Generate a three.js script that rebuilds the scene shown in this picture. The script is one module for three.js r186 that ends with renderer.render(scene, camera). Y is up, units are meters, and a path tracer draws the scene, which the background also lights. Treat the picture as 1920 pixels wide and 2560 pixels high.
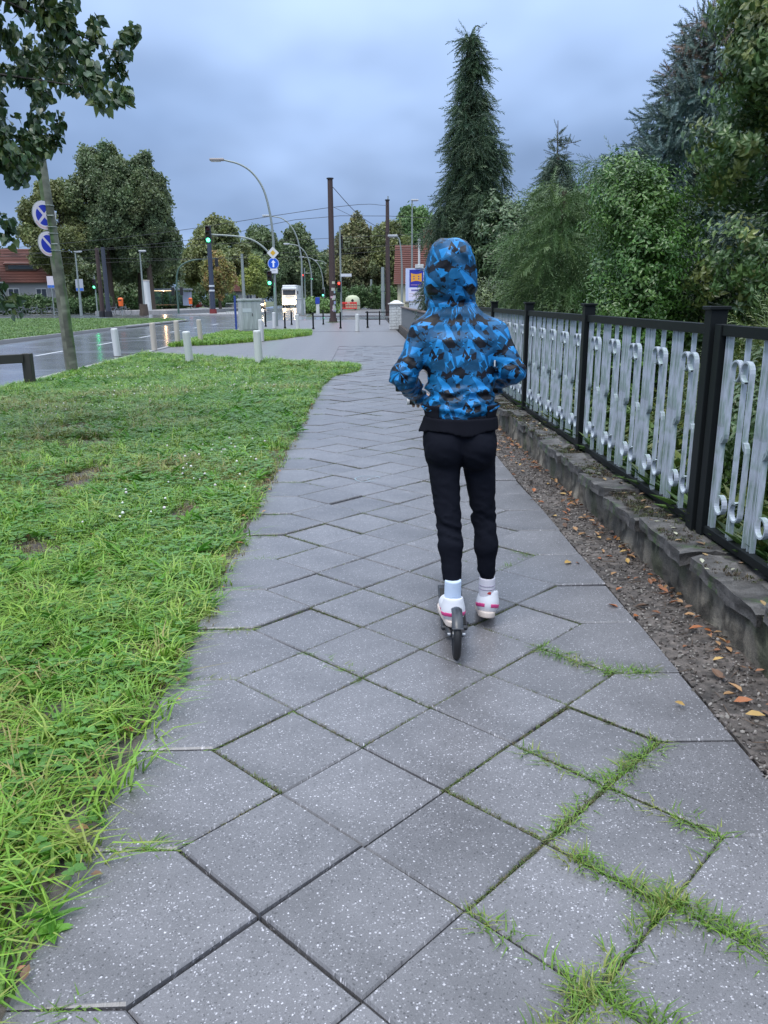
import * as THREE from 'three';
import { mergeGeometries, mergeVertices } from 'three/addons/utils/BufferGeometryUtils.js';
import { RoundedBoxGeometry } from 'three/addons/geometries/RoundedBoxGeometry.js';

// ---------------------------------------------------------------- camera, sky, sun, exposure
const scene = new THREE.Scene();
const D2R = Math.PI / 180;
const camera = new THREE.PerspectiveCamera(65.24, 0.75, 0.05, 1500);
camera.rotation.order = 'YXZ';
camera.position.set(0, 1.42, 0);
camera.rotation.set(-14.95 * D2R, -1.33 * D2R, -0.4 * D2R);
const renderer = new THREE.WebGLRenderer();
renderer.toneMapping = THREE.LinearToneMapping;
renderer.toneMappingExposure = 1.42;
renderer.shadowMap.enabled = true;

function mulberry(a) { return () => { a |= 0; a = (a + 0x6d2b79f5) | 0; let t = Math.imul(a ^ (a >>> 15), 1 | a); t = (t + Math.imul(t ^ (t >>> 7), 61 | t)) ^ t; return ((t ^ (t >>> 14)) >>> 0) / 4294967296; }; }
let rnd = mulberry(7);
const R = (a, b) => a + (b - a) * rnd();
const clamp = (x, a, b) => Math.min(b, Math.max(a, x));
const mixf = (a, b, t) => a + (b - a) * t;
const sstep = (a, b, x) => { const t = clamp((x - a) / (b - a), 0, 1); return t * t * (3 - 2 * t); };
const hash3 = (x, y, z, s = 0) => { let h = Math.imul(x, 374761393) ^ Math.imul(y, 668265263) ^ Math.imul(z, 2147483647 ^ 0x5bd1e995) ^ Math.imul(s + 11, 1274126177); h = Math.imul(h ^ (h >>> 13), 1274126177); h ^= h >>> 16; return (h >>> 0) / 4294967296; };
function vnoise(x, y, z, per = 0, s = 0) {
  const ix = Math.floor(x), iy = Math.floor(y), iz = Math.floor(z), fx = x - ix, fy = y - iy, fz = z - iz;
  const u = fx * fx * (3 - 2 * fx), v = fy * fy * (3 - 2 * fy), w = fz * fz * (3 - 2 * fz);
  const m = per ? (i) => ((i % per) + per) % per : (i) => i;
  const h = (a, b, c) => hash3(m(ix + a), m(iy + b), iz + c, s);
  return mixf(mixf(mixf(h(0, 0, 0), h(1, 0, 0), u), mixf(h(0, 1, 0), h(1, 1, 0), u), v), mixf(mixf(h(0, 0, 1), h(1, 0, 1), u), mixf(h(0, 1, 1), h(1, 1, 1), u), v), w);
}
function fbm(x, y, z, oct = 4, per = 0, s = 0) { let a = 0.5, t = 0, n = 0; for (let i = 0; i < oct; i++) { t += a * vnoise(x, y, z, per, s + i); n += a; x *= 2; y *= 2; z *= 2; per *= 2; a *= 0.5; } return t / n; }

{ // an even overcast evening sky: bluish cloud near the horizon, the usual brighter and whiter cloud overhead
  const W = 1024, H = 512, d = new Float32Array(W * H * 4);
  for (let j = 0; j < H; j++) {
    const el = ((j + 0.5) / H - 0.5) * Math.PI, y = Math.sin(el), cl = Math.cos(el);
    for (let i = 0; i < W; i++) {
      const az = ((i + 0.5) / W - 0.5) * 2 * Math.PI, x = Math.cos(az) * cl, z = Math.sin(az) * cl;
      const yy = Math.max(0, y);
      const q = 1 / (yy + 0.22);
      const n = fbm(x * q * 1.25 + 3.1, z * q * 1.25 + 8.3, 0.5 + yy * 2, 5) - 0.5, n2 = fbm(x * q * 4 + 9, z * q * 3 + 1, 2.5, 4) - 0.5;
      const g = (1 + 1.2 * yy + 1.3 * yy * yy) * (1 + 1.1 * n + 0.4 * n2);
      const w = clamp(0.03 + sstep(0.2, 0.85, yy) * 0.9 + n * 0.3, 0, 1);       // share of white cloud over blue-grey cloud
      const o = (j * W + i) * 4;
      d[o] = mixf(0.182, 0.54, w) * g; d[o + 1] = mixf(0.268, 0.6, w) * g; d[o + 2] = mixf(0.44, 0.68, w) * g; d[o + 3] = 1;
      if (y < 0) { const k = 1 + Math.max(-0.6, y * 3); d[o] *= k; d[o + 1] *= k; d[o + 2] *= k; }
    }
  }
  const t = new THREE.DataTexture(d, W, H, THREE.RGBAFormat, THREE.FloatType);
  t.mapping = THREE.EquirectangularReflectionMapping; t.magFilter = THREE.LinearFilter; t.minFilter = THREE.LinearFilter; t.needsUpdate = true;
  scene.background = t; scene.environment = t;
}
const sun = new THREE.DirectionalLight(new THREE.Color(1.0, 0.95, 0.88), 1.4);
sun.position.set(-14, 40, 12); sun.target.position.set(0, 0, -4); sun.castShadow = true; sun.shadow.radius = 45;
Object.assign(sun.shadow.camera, { left: -60, right: 60, top: 60, bottom: -60, near: 1, far: 200 });
sun.shadow.mapSize.set(4096, 4096);
scene.add(sun, sun.target);

// ---------------------------------------------------------------- helpers
const used = new Map();
function numbered(n) { const k = used.get(n) ?? 0; used.set(n, k + 1); return k ? n + '_' + String(k).padStart(3, '0') : n; }
function fin(o) { o.traverse?.((c) => { if (c.isMesh) { c.castShadow = true; c.receiveShadow = true; } }); return o; }
function tag(o, label, category, group) { Object.assign(o.userData, { label, category }); if (group) o.userData.group = group; return o; }
function thing(name, label, category, pos = [0, 0, 0], turn = 0, group) { const o = new THREE.Group(); o.name = numbered(name); o.position.set(...pos); o.rotation.y = turn; scene.add(o); return tag(o, label, category, group); }
function part(name, geo, mat, parent, pos, rot) { const m = new THREE.Mesh(geo, mat); m.name = name; if (pos) m.position.set(...pos); if (rot) m.rotation.set(...rot); m.castShadow = m.receiveShadow = true; parent.add(m); return m; }
function solo(name, geo, mat, label, category, group, pos) { const m = part(numbered(name), geo, mat, scene, pos); return tag(m, label, category, group); }
function struct(name, geo, mat, pos) { const m = part(numbered(name), geo, mat, scene, pos); m.userData.kind = 'structure'; return m; }
const V = (x, y, z) => new THREE.Vector3(x, y, z);
const box = (w, h, d, x = 0, y = 0, z = 0) => new THREE.BoxGeometry(w, h, d).translate(x, y, z);
const rbox = (w, h, d, r, x = 0, y = 0, z = 0) => new RoundedBoxGeometry(w, h, d, 2, r).translate(x, y, z);
const cyl = (r1, r2, h, x = 0, y = 0, z = 0, seg = 16) => new THREE.CylinderGeometry(r1, r2, h, seg).translate(x, y, z);
function strip(g) { for (const k of Object.keys(g.attributes)) if (!['position', 'normal', 'uv'].includes(k)) g.deleteAttribute(k); return g.index ? g.toNonIndexed() : g; }
const merge = (list) => mergeGeometries(list.map(strip));
function rod(a, b, r1, r2 = r1, seg = 10) { const A = V(...a), B = V(...b), d = B.clone().sub(A); const g = new THREE.CylinderGeometry(r2, r1, d.length(), seg); g.applyQuaternion(new THREE.Quaternion().setFromUnitVectors(V(0, 1, 0), d.clone().normalize())); return g.translate(...A.add(B).multiplyScalar(0.5).toArray()); }
function tube(pts, r, seg = 24, rs = 8, taper) {
  const c = new THREE.CatmullRomCurve3(pts.map((p) => V(...p))); const g = new THREE.TubeGeometry(c, seg, r, rs);
  if (taper !== undefined) { const p = g.attributes.position, v = V(0, 0, 0); for (let i = 0; i <= seg; i++) { const q = c.getPointAt(i / seg), k = mixf(1, taper, i / seg); for (let j = 0; j <= rs; j++) { const a = i * (rs + 1) + j; v.fromBufferAttribute(p, a).sub(q).multiplyScalar(k).add(q); p.setXYZ(a, v.x, v.y, v.z); } } }
  return g;
}
function extrudePoly(pts, depth, top = 0) { // pts: [x, z] outline, a slab whose top face is at y = top
  const s = new THREE.Shape(pts.map(([x, z]) => new THREE.Vector2(x, -z)));
  return new THREE.ExtrudeGeometry(s, { depth, bevelEnabled: false }).rotateX(-Math.PI / 2).translate(0, top - depth, 0);
}
function inside(pts, x, z) { let c = false; for (let i = 0, j = pts.length - 1; i < pts.length; j = i++) { const [a, b] = pts[i], [e, f] = pts[j]; if ((b > z) !== (f > z) && x < ((e - a) * (z - b)) / (f - b) + a) c = !c; } return c; }

// ---------------------------------------------------------------- textures and materials
function tex(n, metres, fn, srgb = true, mh) { // fn(u, v) in 0..1 -> [r, g, b] in 0..255 (sRGB) ; tiles every `metres`
  const d = new Uint8Array(n * n * 4);
  for (let j = 0; j < n; j++) for (let i = 0; i < n; i++) { const c = fn(i / n, j / n, i, j), o = (j * n + i) * 4; d[o] = clamp(c[0], 0, 255); d[o + 1] = clamp(c[1], 0, 255); d[o + 2] = clamp(c[2], 0, 255); d[o + 3] = 255; }
  const t = new THREE.DataTexture(d, n, n); t.wrapS = t.wrapT = THREE.RepeatWrapping; t.magFilter = THREE.LinearFilter; t.minFilter = THREE.LinearMipmapLinearFilter; t.generateMipmaps = true;
  if (srgb) t.colorSpace = THREE.SRGBColorSpace;
  t.repeat.set(1 / metres, 1 / (mh ?? metres)); t.needsUpdate = true; return t;
}
const gray = (g) => [g, g, g];
const C = (r, g, b) => new THREE.Color().setRGB(r, g, b);
const std = (c, rough = 0.7, o = {}) => new THREE.MeshStandardMaterial({ color: c instanceof THREE.Color ? c : new THREE.Color(c), roughness: rough, ...o });
const leafMat = (rough = 0.55, tr = 0.35) => new THREE.MeshPhysicalMaterial({ color: 0xffffff, roughness: rough, transmission: tr, thickness: 0, side: THREE.DoubleSide });

// exposed-aggregate concrete: grey matrix with pale granite chips and dark pits
const chips = [];
{ const r = mulberry(21); for (let i = 0; i < 32000; i++) chips.push([r(), r(), 0.0006 + 0.0018 * r() ** 2.2, r(), 0.6 + 0.8 * r(), r() * 3.14]); }
function chipField(n) { // draws the chips into a grid
  const f = new Float32Array(n * n);
  for (const [u, v, rad, t, asp, ang] of chips) {
    const x = u * n, y = v * n, rr = rad * n, k = Math.ceil(rr * 1.6) + 1, ca = Math.cos(ang), sa = Math.sin(ang);
    for (let j = -k; j <= k; j++) for (let i = -k; i <= k; i++) {
      const a = (i * ca + j * sa) / asp, b = -i * sa + j * ca, q = Math.hypot(a, b);
      if (q < rr) { const o = ((Math.floor(y + j) + n) % n) * n + ((Math.floor(x + i) + n) % n); f[o] = t < 0.66 ? 0.1 + 0.9 * ((t * 7.31) % 1) ** 2 : -0.45; }
    }
  }
  return f;
}
const chipN = 1024, chipF = chipField(chipN);
const slabTex = tex(chipN, 1.1, (u, v, i, j) => {
  const a = fbm(u * 6, v * 6, 0.3, 5, 6), b = hash3(i, j, 5), st = sstep(0.56, 0.75, fbm(u * 4, v * 4, 7.7, 4, 4));
  const c = chipF[j * chipN + i]; let g = 100 + (a - 0.5) * 30 + (b - 0.5) * 22 - st * 9;
  g += c > 0 ? c * 95 : c * 55;
  return [g * 1.0, g * 0.975, g * 0.99];
});
const slabBump = tex(chipN, 1.1, (u, v, i, j) => gray(120 + chipF[j * chipN + i] * 70 + (hash3(i, j, 5) - 0.5) * 50), false);
const soilTex = tex(512, 1.3, (u, v, i, j) => { const a = fbm(u * 8, v * 8, 0.2, 5, 8), b = hash3(i, j, 2), c = fbm(u * 40, v * 40, 3, 2, 40); const g = 46 + a * 48 + (b - 0.5) * 24 + (c - 0.5) * 60; return [g * 1.08, g * 1.0, g * 0.95]; });
const soilBump = tex(512, 1.3, (u, v, i, j) => gray(128 + (fbm(u * 40, v * 40, 3, 3, 40) - 0.5) * 200 + (fbm(u * 8, v * 8, 0.2, 3, 8) - 0.5) * 120), false);
const asphaltTex = tex(512, 3, (u, v, i, j) => { const a = fbm(u * 5, v * 5, 1.2, 5, 5), b = hash3(i, j, 3); const g = 112 + (a - 0.5) * 44 + (b - 0.5) * 28; return [g * 0.98, g * 1.0, g * 1.05]; });
const wetTex = tex(512, 7, (u, v) => { const a = fbm(u * 5, v * 5, 4.2, 5, 5); return gray(44 + sstep(0.4, 0.7, a) * 40); }, false);
const wallTex = tex(512, 1.2, (u, v, i, j) => { const a = fbm(u * 5, v * 5, 2.2, 6, 5), b = hash3(i, j, 8), m = sstep(0.5, 0.68, fbm(u * 7, v * 7, 9.2, 4, 7)), dk = sstep(0.52, 0.66, fbm(u * 11, v * 6, 12.2, 4, 11)); let g = 112 + (a - 0.5) * 120 + (b - 0.5) * 40 - dk * 50; return [g * 0.98 - m * 14, g * 0.93 - m * 8, g * 0.84 - m * 16]; });
const wallBump = tex(512, 1.2, (u, v, i, j) => gray(128 + (fbm(u * 9, v * 9, 2.2, 6, 9) - 0.5) * 260), false);
const capTex = tex(512, 0.9, (u, v, i, j) => { const a = fbm(u * 5, v * 14, 3.2, 6, 0), b = hash3(i, j, 8), m = sstep(0.55, 0.7, fbm(u * 9, v * 9, 5.2, 4, 9)); const g = 72 + (a - 0.5) * 130 + (b - 0.5) * 40; return [g * 1.0 - m * 14, g * 0.97 + m * 8, g * 0.95 - m * 26]; });
const woodTex = tex(512, 1, (u, v, i, j) => { const a = fbm(u * 60, v * 4, 0.2, 3, 0), b = fbm(u * 9, v * 2, 4, 4, 0), m = sstep(0.5, 0.72, fbm(u * 5, v * 3, 8, 4, 0)); const g = 96 + (a - 0.5) * 60 + (b - 0.5) * 40; return [g * 0.98 - m * 22, g * 1.0, g * 0.88 - m * 30]; });
const zincTex = tex(512, 0.5, (u, v, i, j) => { const a = fbm(u * 12, v * 5, 0.7, 5, 0), l = sstep(0.48, 0.66, fbm(u * 8, v * 3, 5.5, 5, 0)), b = hash3(i, j, 1); const g = 168 + (a - 0.5) * 60 + (b - 0.5) * 10; return [g - l * 40, g + 2 - l * 28, g + 5 - l * 44]; });
const plasterTex = tex(256, 4, (u, v, i, j) => gray(225 + (fbm(u * 6, v * 6, 1, 5, 6) - 0.5) * 50));
const brushTex = tex(256, 1, (u, v, i, j) => gray(215 + (fbm(u * 6, v * 2, 1, 5, 0) - 0.5) * 70 + (hash3(i, j, 1) - 0.5) * 10));

const M = {
  slab: [0.9, 0.95, 1.0, 1.04, 1.09].map((k) => new THREE.MeshPhysicalMaterial({ color: C(k * 0.99, k * 1.02, k * 1.05), map: slabTex, bumpMap: slabBump, bumpScale: 0.0012, roughness: 0.34 })),
  soil: std('#ffffff', 0.85, { map: soilTex, bumpMap: soilBump, bumpScale: 0.02 }),
  asphalt: new THREE.MeshPhysicalMaterial({ roughness: 1.0, map: asphaltTex, roughnessMap: wetTex, clearcoat: 1, clearcoatRoughness: 0.2 }),
  pave: std(C(1, 1, 1), 0.4, { map: slabTex, bumpMap: slabBump, bumpScale: 0.0015 }),
  wall: std('#ffffff', 0.85, { map: wallTex, bumpMap: wallBump, bumpScale: 0.04 }),
  cap: std('#ffffff', 0.6, { map: capTex, bumpMap: wallBump, bumpScale: 0.035 }),
  iron: new THREE.MeshPhysicalMaterial({ color: C(0.009, 0.011, 0.012), roughness: 0.45, specularIntensity: 0.25 }),
  zinc: std(C(0.95, 1.02, 1.15), 0.6, { map: zincTex }),
  wood: std('#ffffff', 0.75, { map: woodTex, bumpMap: woodTex, bumpScale: 0.004 }),
  darkwood: std(C(0.03, 0.028, 0.026), 0.6, { bumpMap: woodTex, bumpScale: 0.005 }),
  whitepaint: std(C(0.74, 0.76, 0.76), 0.55, { map: brushTex }),
  greypaint: std(C(0.52, 0.55, 0.56), 0.5, { map: brushTex }),
  galv: std(C(0.25, 0.28, 0.27), 0.45, { metalness: 0.3 }),
  green: std(C(0.06, 0.11, 0.09), 0.5),
  brown: std(C(0.075, 0.045, 0.042), 0.6, { map: brushTex }),
  black: std(C(0.012, 0.012, 0.014), 0.5),
  bark: std(C(0.07, 0.052, 0.04), 0.9, { bumpMap: wallBump, bumpScale: 0.03 }),
  line: std(C(0.5, 0.51, 0.52), 0.4),
  granite: std(C(0.36, 0.35, 0.35), 0.6, { map: brushTex }),
};
const G_ON = new THREE.MeshStandardMaterial({ color: 0x062015, emissive: new THREE.Color(0.12, 1.0, 0.5), emissiveIntensity: 3.5 });
const R_ON = new THREE.MeshStandardMaterial({ color: 0x200606, emissive: new THREE.Color(1.0, 0.1, 0.07), emissiveIntensity: 1.6 });
const HEAD_ON = new THREE.MeshStandardMaterial({ color: 0xffffff, emissive: new THREE.Color(1.0, 0.75, 0.45), emissiveIntensity: 9 });

// ---------------------------------------------------------------- ground, road, pavements
struct('ground', new THREE.PlaneGeometry(900, 900).rotateX(-Math.PI / 2), std(C(0.07, 0.085, 0.04), 0.9), [0, -0.16, -150]);
struct('road', extrudePoly([[-13.2, 30], [-6.2, 30], [-6.2, -57], [60, -57], [60, -72], [-5, -72], [-9, -220], [-22, -220], [-16, -110], [-40, -97], [-40, -72], [-12.6, -62], [-13.2, -45]], 0.05, -0.1), M.asphalt);
const VERGE = [[-6.0, 6], [-0.76, 6], [-0.76, -18.5], [-1.2, -18.9], [-2.6, -19.4], [-4.3, -21.2], [-6.0, -22.4]];
const VG = [[-6.0, 6], [-0.74, 6], [-0.74, -13.5], [-0.62, -15.3], [-0.12, -16.4], [-0.12, -18.0], [-1.2, -18.9], [-2.6, -19.4], [-4.3, -21.2], [-6.0, -22.4]];
const verge = struct('grass_verge', extrudePoly(VERGE, 0.2, -0.006), M.soil);
verge.name = 'verge';
const ISLE = [[-6.0, -25.6], [-4.6, -26.8], [-3.2, -29.5], [-2.2, -33], [-2.4, -36.4], [-6.0, -36.4]];
struct('forecourt', extrudePoly([[-6.0, -22.4], [-4.3, -21.2], [-2.6, -19.4], [-1.2, -18.9], [-0.767, -18.5], [-0.767, -25.2], [1.235, -25.2], [1.5, -26], [1.5, -57], [-6.0, -57], [-6.0, -36.4], [-2.4, -36.4], [-2.2, -33], [-3.2, -29.5], [-4.6, -26.8], [-6, -25.6]], 0.2, 0), M.pave);
struct('grass_island', extrudePoly(ISLE, 0.2, 0.01), M.soil);
const LAWN = [[-13.4, -20], [-13.4, -46], [-12.9, -60], [-14.5, -62.5], [-20, -64.5], [-60, -74], [-60, -20]];
struct('lawn', extrudePoly(LAWN, 0.2, 0), std(C(0.075, 0.14, 0.03), 0.9));
struct('path_bed', extrudePoly([[-0.86, 4], [1.26, 4], [1.26, -25.2], [-0.86, -25.2]], 0.2, -0.03), std('#ffffff', 0.95, { map: soilTex, color: C(0.75, 0.95, 0.5) }));
struct('soil_strip', extrudePoly([[1.225, 4], [1.62, 4], [1.62, -25.9], [1.225, -25.2]], 0.2, -0.004), M.soil);
struct('garden_soil', extrudePoly([[1.66, 4], [40, 4], [40, -56], [1.66, -56]], 0.4, 0.2), M.soil);
struct('far_pavement', extrudePoly([[-4.5, -72], [60, -72], [60, -130], [-7, -130]], 0.2, 0), M.pave);
struct('kerb', merge([box(0.16, 0.2, 52, -6.1, -0.08, 3.5), box(0.16, 0.2, 34.5, -6.1, -0.08, -39.75), box(7.6, 0.2, 0.16, -2.3, -0.08, -57.08)]), M.granite);
struct('far_kerb', merge([box(0.16, 0.22, 66, -13.3, -0.07, -13), rod([-13.3, -0.03, -46], [-12.85, -0.03, -60], 0.09), rod([-12.85, -0.03, -60], [-20, -0.03, -64.6], 0.09)]), M.granite);
for (let k = 0; k < 9; k++) part('lane_line', box(0.12, 0.004, 2.2, 0, 0, 0), M.line, scene.getObjectByName('road'), [-9.35, -0.094, -8 - k * 5.5]);
part('stop_line', box(6.2, 0.004, 0.35), M.line, scene.getObjectByName('road'), [-2.7, -0.094, -59.6]);
part('joint_line', box(6.6, 0.01, 0.05), std(C(0.12, 0.12, 0.13), 0.8), scene.getObjectByName('forecourt'), [-1.5, 0.003, -36.7]);

// tram platform behind the road
const platform = struct('tram_platform', extrudePoly([[-30, -93], [-22, -93], [-15, -120], [-24, -120]], 0.5, 0.26), M.granite);
struct('traffic_island', extrudePoly([[-18, -80], [-11.5, -80], [-10.8, -96], [-15, -96]], 0.3, 0.04), M.granite);

// ---------------------------------------------------------------- the slab path
const P0 = -0.515, HD = 0.2465, pathZ0 = -1.85;
{
  const path = new THREE.Group(); path.name = 'footpath'; path.userData.kind = 'structure'; scene.add(path);
  function slabGeo(poly, uo, vo) { // poly: [x, z] clockwise seen from above, centred; chamfered top
    const n = poly.length, ch = 0.005, th = 0.05, pos = [], uv = [];
    const cx = poly.reduce((a, p) => a + p[0], 0) / n, cz = poly.reduce((a, p) => a + p[1], 0) / n;
    const ins = poly.map(([x, z]) => { const l = Math.hypot(x - cx, z - cz); return [x + ((cx - x) / l) * ch * 1.4, z + ((cz - z) / l) * ch * 1.4]; });
    const put = (p, y) => { pos.push(p[0], y, p[1]); uv.push(p[0] + uo, p[1] + vo + y); };
    for (let i = 0; i < n; i++) {
      const a = ins[i], b = ins[(i + 1) % n], A = poly[i], B = poly[(i + 1) % n];
      put([cx, cz], 0); put(b, 0); put(a, 0);
      put(a, 0); put(b, 0); put(B, -ch); put(a, 0); put(B, -ch); put(A, -ch);
      put(A, -ch); put(B, -ch); put(B, -th); put(A, -ch); put(B, -th); put(A, -th);
    }
    const g = new THREE.BufferGeometry(); g.setAttribute('position', new THREE.Float32BufferAttribute(pos, 3)); g.setAttribute('uv', new THREE.Float32BufferAttribute(uv, 2)); g.computeVertexNormals(); return g;
  }
  const s = HD - 0.0045, cw = (a) => a;
  const dia = [], penL = [], penR = [];
  for (let k = 0; k < 9; k++) {
    const u = R(0, 9), v = R(0, 9);
    dia.push(slabGeo([[0, -s], [s, 0], [0, s], [-s, 0]], u, v));
    penR.push(slabGeo([[-s, 0], [0, -s], [HD + 0.008, -s], [HD + 0.008, s], [0, s]], u, v));
    penL.push(slabGeo([[s, 0], [0, s], [-HD - 0.002, s], [-HD - 0.002, -s], [0, -s]], u, v));
  }
  for (let j = -8; j < 95; j++) for (let i = 0; i <= 6; i++) {
    if ((i + j) % 2 === 0) continue;
    const g = (i === 0 ? penL : i === 6 ? penR : dia)[Math.floor(R(0, 9))];
    const m = part(i === 0 || i === 6 ? 'edge_slab' : 'paving_slab', g, M.slab[Math.floor(R(0, 5))], path, [P0 + i * HD + R(-0.0018, 0.0018), R(-0.006, 0.005), pathZ0 - j * HD + R(-0.0022, 0.0022)], [R(-1, 1) * 0.013, R(-1, 1) * 0.01, R(-1, 1) * 0.013]);
  }
}

part('chalk_mark', mergeGeometries([new THREE.RingGeometry(0.1, 0.112, 24, 1, 0.3, 4.6).rotateX(-Math.PI / 2).toNonIndexed(), new THREE.RingGeometry(0.05, 0.058, 20, 1, 2.2, 3).rotateX(-Math.PI / 2).translate(0.05, 0, 0.03).toNonIndexed()]), std(C(0.3, 0.4, 0.46), 0.9, { transparent: true, opacity: 0.55 }), scene.getObjectByName('footpath'), [0.02, 0.006, -6.35]);

// ---------------------------------------------------------------- plant pieces
function tri() { const pos = []; const f = (...v) => { for (const p of v) pos.push(...p); }; return { pos, f, geo() { const g = new THREE.BufferGeometry(); g.setAttribute('position', new THREE.Float32BufferAttribute(pos, 3)); g.computeVertexNormals(); return g; } }; }
function leafTo(t, base, dir, side, len, wid, bend = 0.15, fold = 0.25) {
  const nrm = side.clone().cross(dir).normalize(), P = (a, b, c) => base.clone().addScaledVector(dir, a * len).addScaledVector(side, b * wid).addScaledVector(nrm, c * len).toArray();
  const b0 = P(0, 0, 0), L1 = P(0.3, -0.85, fold * 0.3), R1 = P(0.3, 0.85, fold * 0.3), c1 = P(0.34, 0, 0), L2 = P(0.66, -0.7, fold * 0.22 - bend * 0.4), R2 = P(0.66, 0.7, fold * 0.22 - bend * 0.4), tp = P(1, 0, -bend);
  t.f(b0, L1, c1, b0, c1, R1, L1, L2, c1, c1, R2, R1, L2, tp, c1, c1, tp, R2);
}
function blade(t, base, dirAng, h, w, lean) {
  const dx = Math.cos(dirAng), dz = Math.sin(dirAng), sx = -dz * w, sz = dx * w, [x, y, z] = base;
  const m = [x + dx * lean * 0.35, y + h * 0.6, z + dz * lean * 0.35], e = [x + dx * lean, y + h * (1 - 0.35 * Math.min(1, lean / h)), z + dz * lean];
  t.f([x - sx, y, z - sz], [x + sx, y, z + sz], [m[0] + sx * 0.8, m[1], m[2] + sz * 0.8], [x - sx, y, z - sz], [m[0] + sx * 0.8, m[1], m[2] + sz * 0.8], [m[0] - sx * 0.8, m[1], m[2] - sz * 0.8], [m[0] - sx * 0.8, m[1], m[2] - sz * 0.8], [m[0] + sx * 0.8, m[1], m[2] + sz * 0.8], e);
}
function tuft(n, rad, h, w) { const t = tri(); for (let i = 0; i < n; i++) { const a = R(0, 6.28), r = rad * Math.sqrt(rnd()), hh = h * R(0.45, 1.1); blade(t, [Math.cos(a) * r, -0.005, Math.sin(a) * r], R(0, 6.28), hh, w * R(0.6, 1.2), hh * R(0.2, 1.35)); } return t.geo(); }
function rosette(n, len, wid, up) { const t = tri(); for (let i = 0; i < n; i++) { const a = i * 2.4 + R(-0.3, 0.3), d = V(Math.cos(a), R(up * 0.4, up * 1.6), Math.sin(a)).normalize(), s = V(-Math.sin(a), 0, Math.cos(a)); leafTo(t, V(0, 0.005, 0), d, s, len * R(0.6, 1.2), wid, 0.3, 0.3); } return t.geo(); }
function clover(n, rad) { const t = tri(); for (let i = 0; i < n; i++) { const a = R(0, 6.28), r = rad * Math.sqrt(rnd()), c = V(Math.cos(a) * r, R(0.015, 0.06), Math.sin(a) * r); for (let k = 0; k < 3; k++) { const b = a + k * 2.09, d = V(Math.cos(b), 0.25, Math.sin(b)).normalize(); leafTo(t, c, d, V(-Math.sin(b), 0, Math.cos(b)), 0.016, 0.008, 0.1, 0.2); } } return t.geo(); }
const UP = V(0, 1, 0), Q = new THREE.Quaternion(), Q2 = new THREE.Quaternion(), MT = new THREE.Matrix4();
function instanced(name, geo, mat, list, parent = scene) { // list of {p, q, s, c}
  const m = new THREE.InstancedMesh(geo, mat, list.length); m.name = name; m.castShadow = m.receiveShadow = true;
  list.forEach((e, i) => { m.setMatrixAt(i, MT.compose(e.p, e.q, typeof e.s === 'number' ? V(e.s, e.s, e.s) : e.s)); m.setColorAt(i, e.c); });
  m.userData.kind = 'stuff'; parent.add(m); return m;
}
const spin = (a) => new THREE.Quaternion().setFromAxisAngle(UP, a);
const pick = (cols, v = 0.12) => { const c = cols[Math.floor(rnd() * cols.length)], k = 1 + R(-v, v); return C(c[0] * k, c[1] * k, c[2] * k); };

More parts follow.
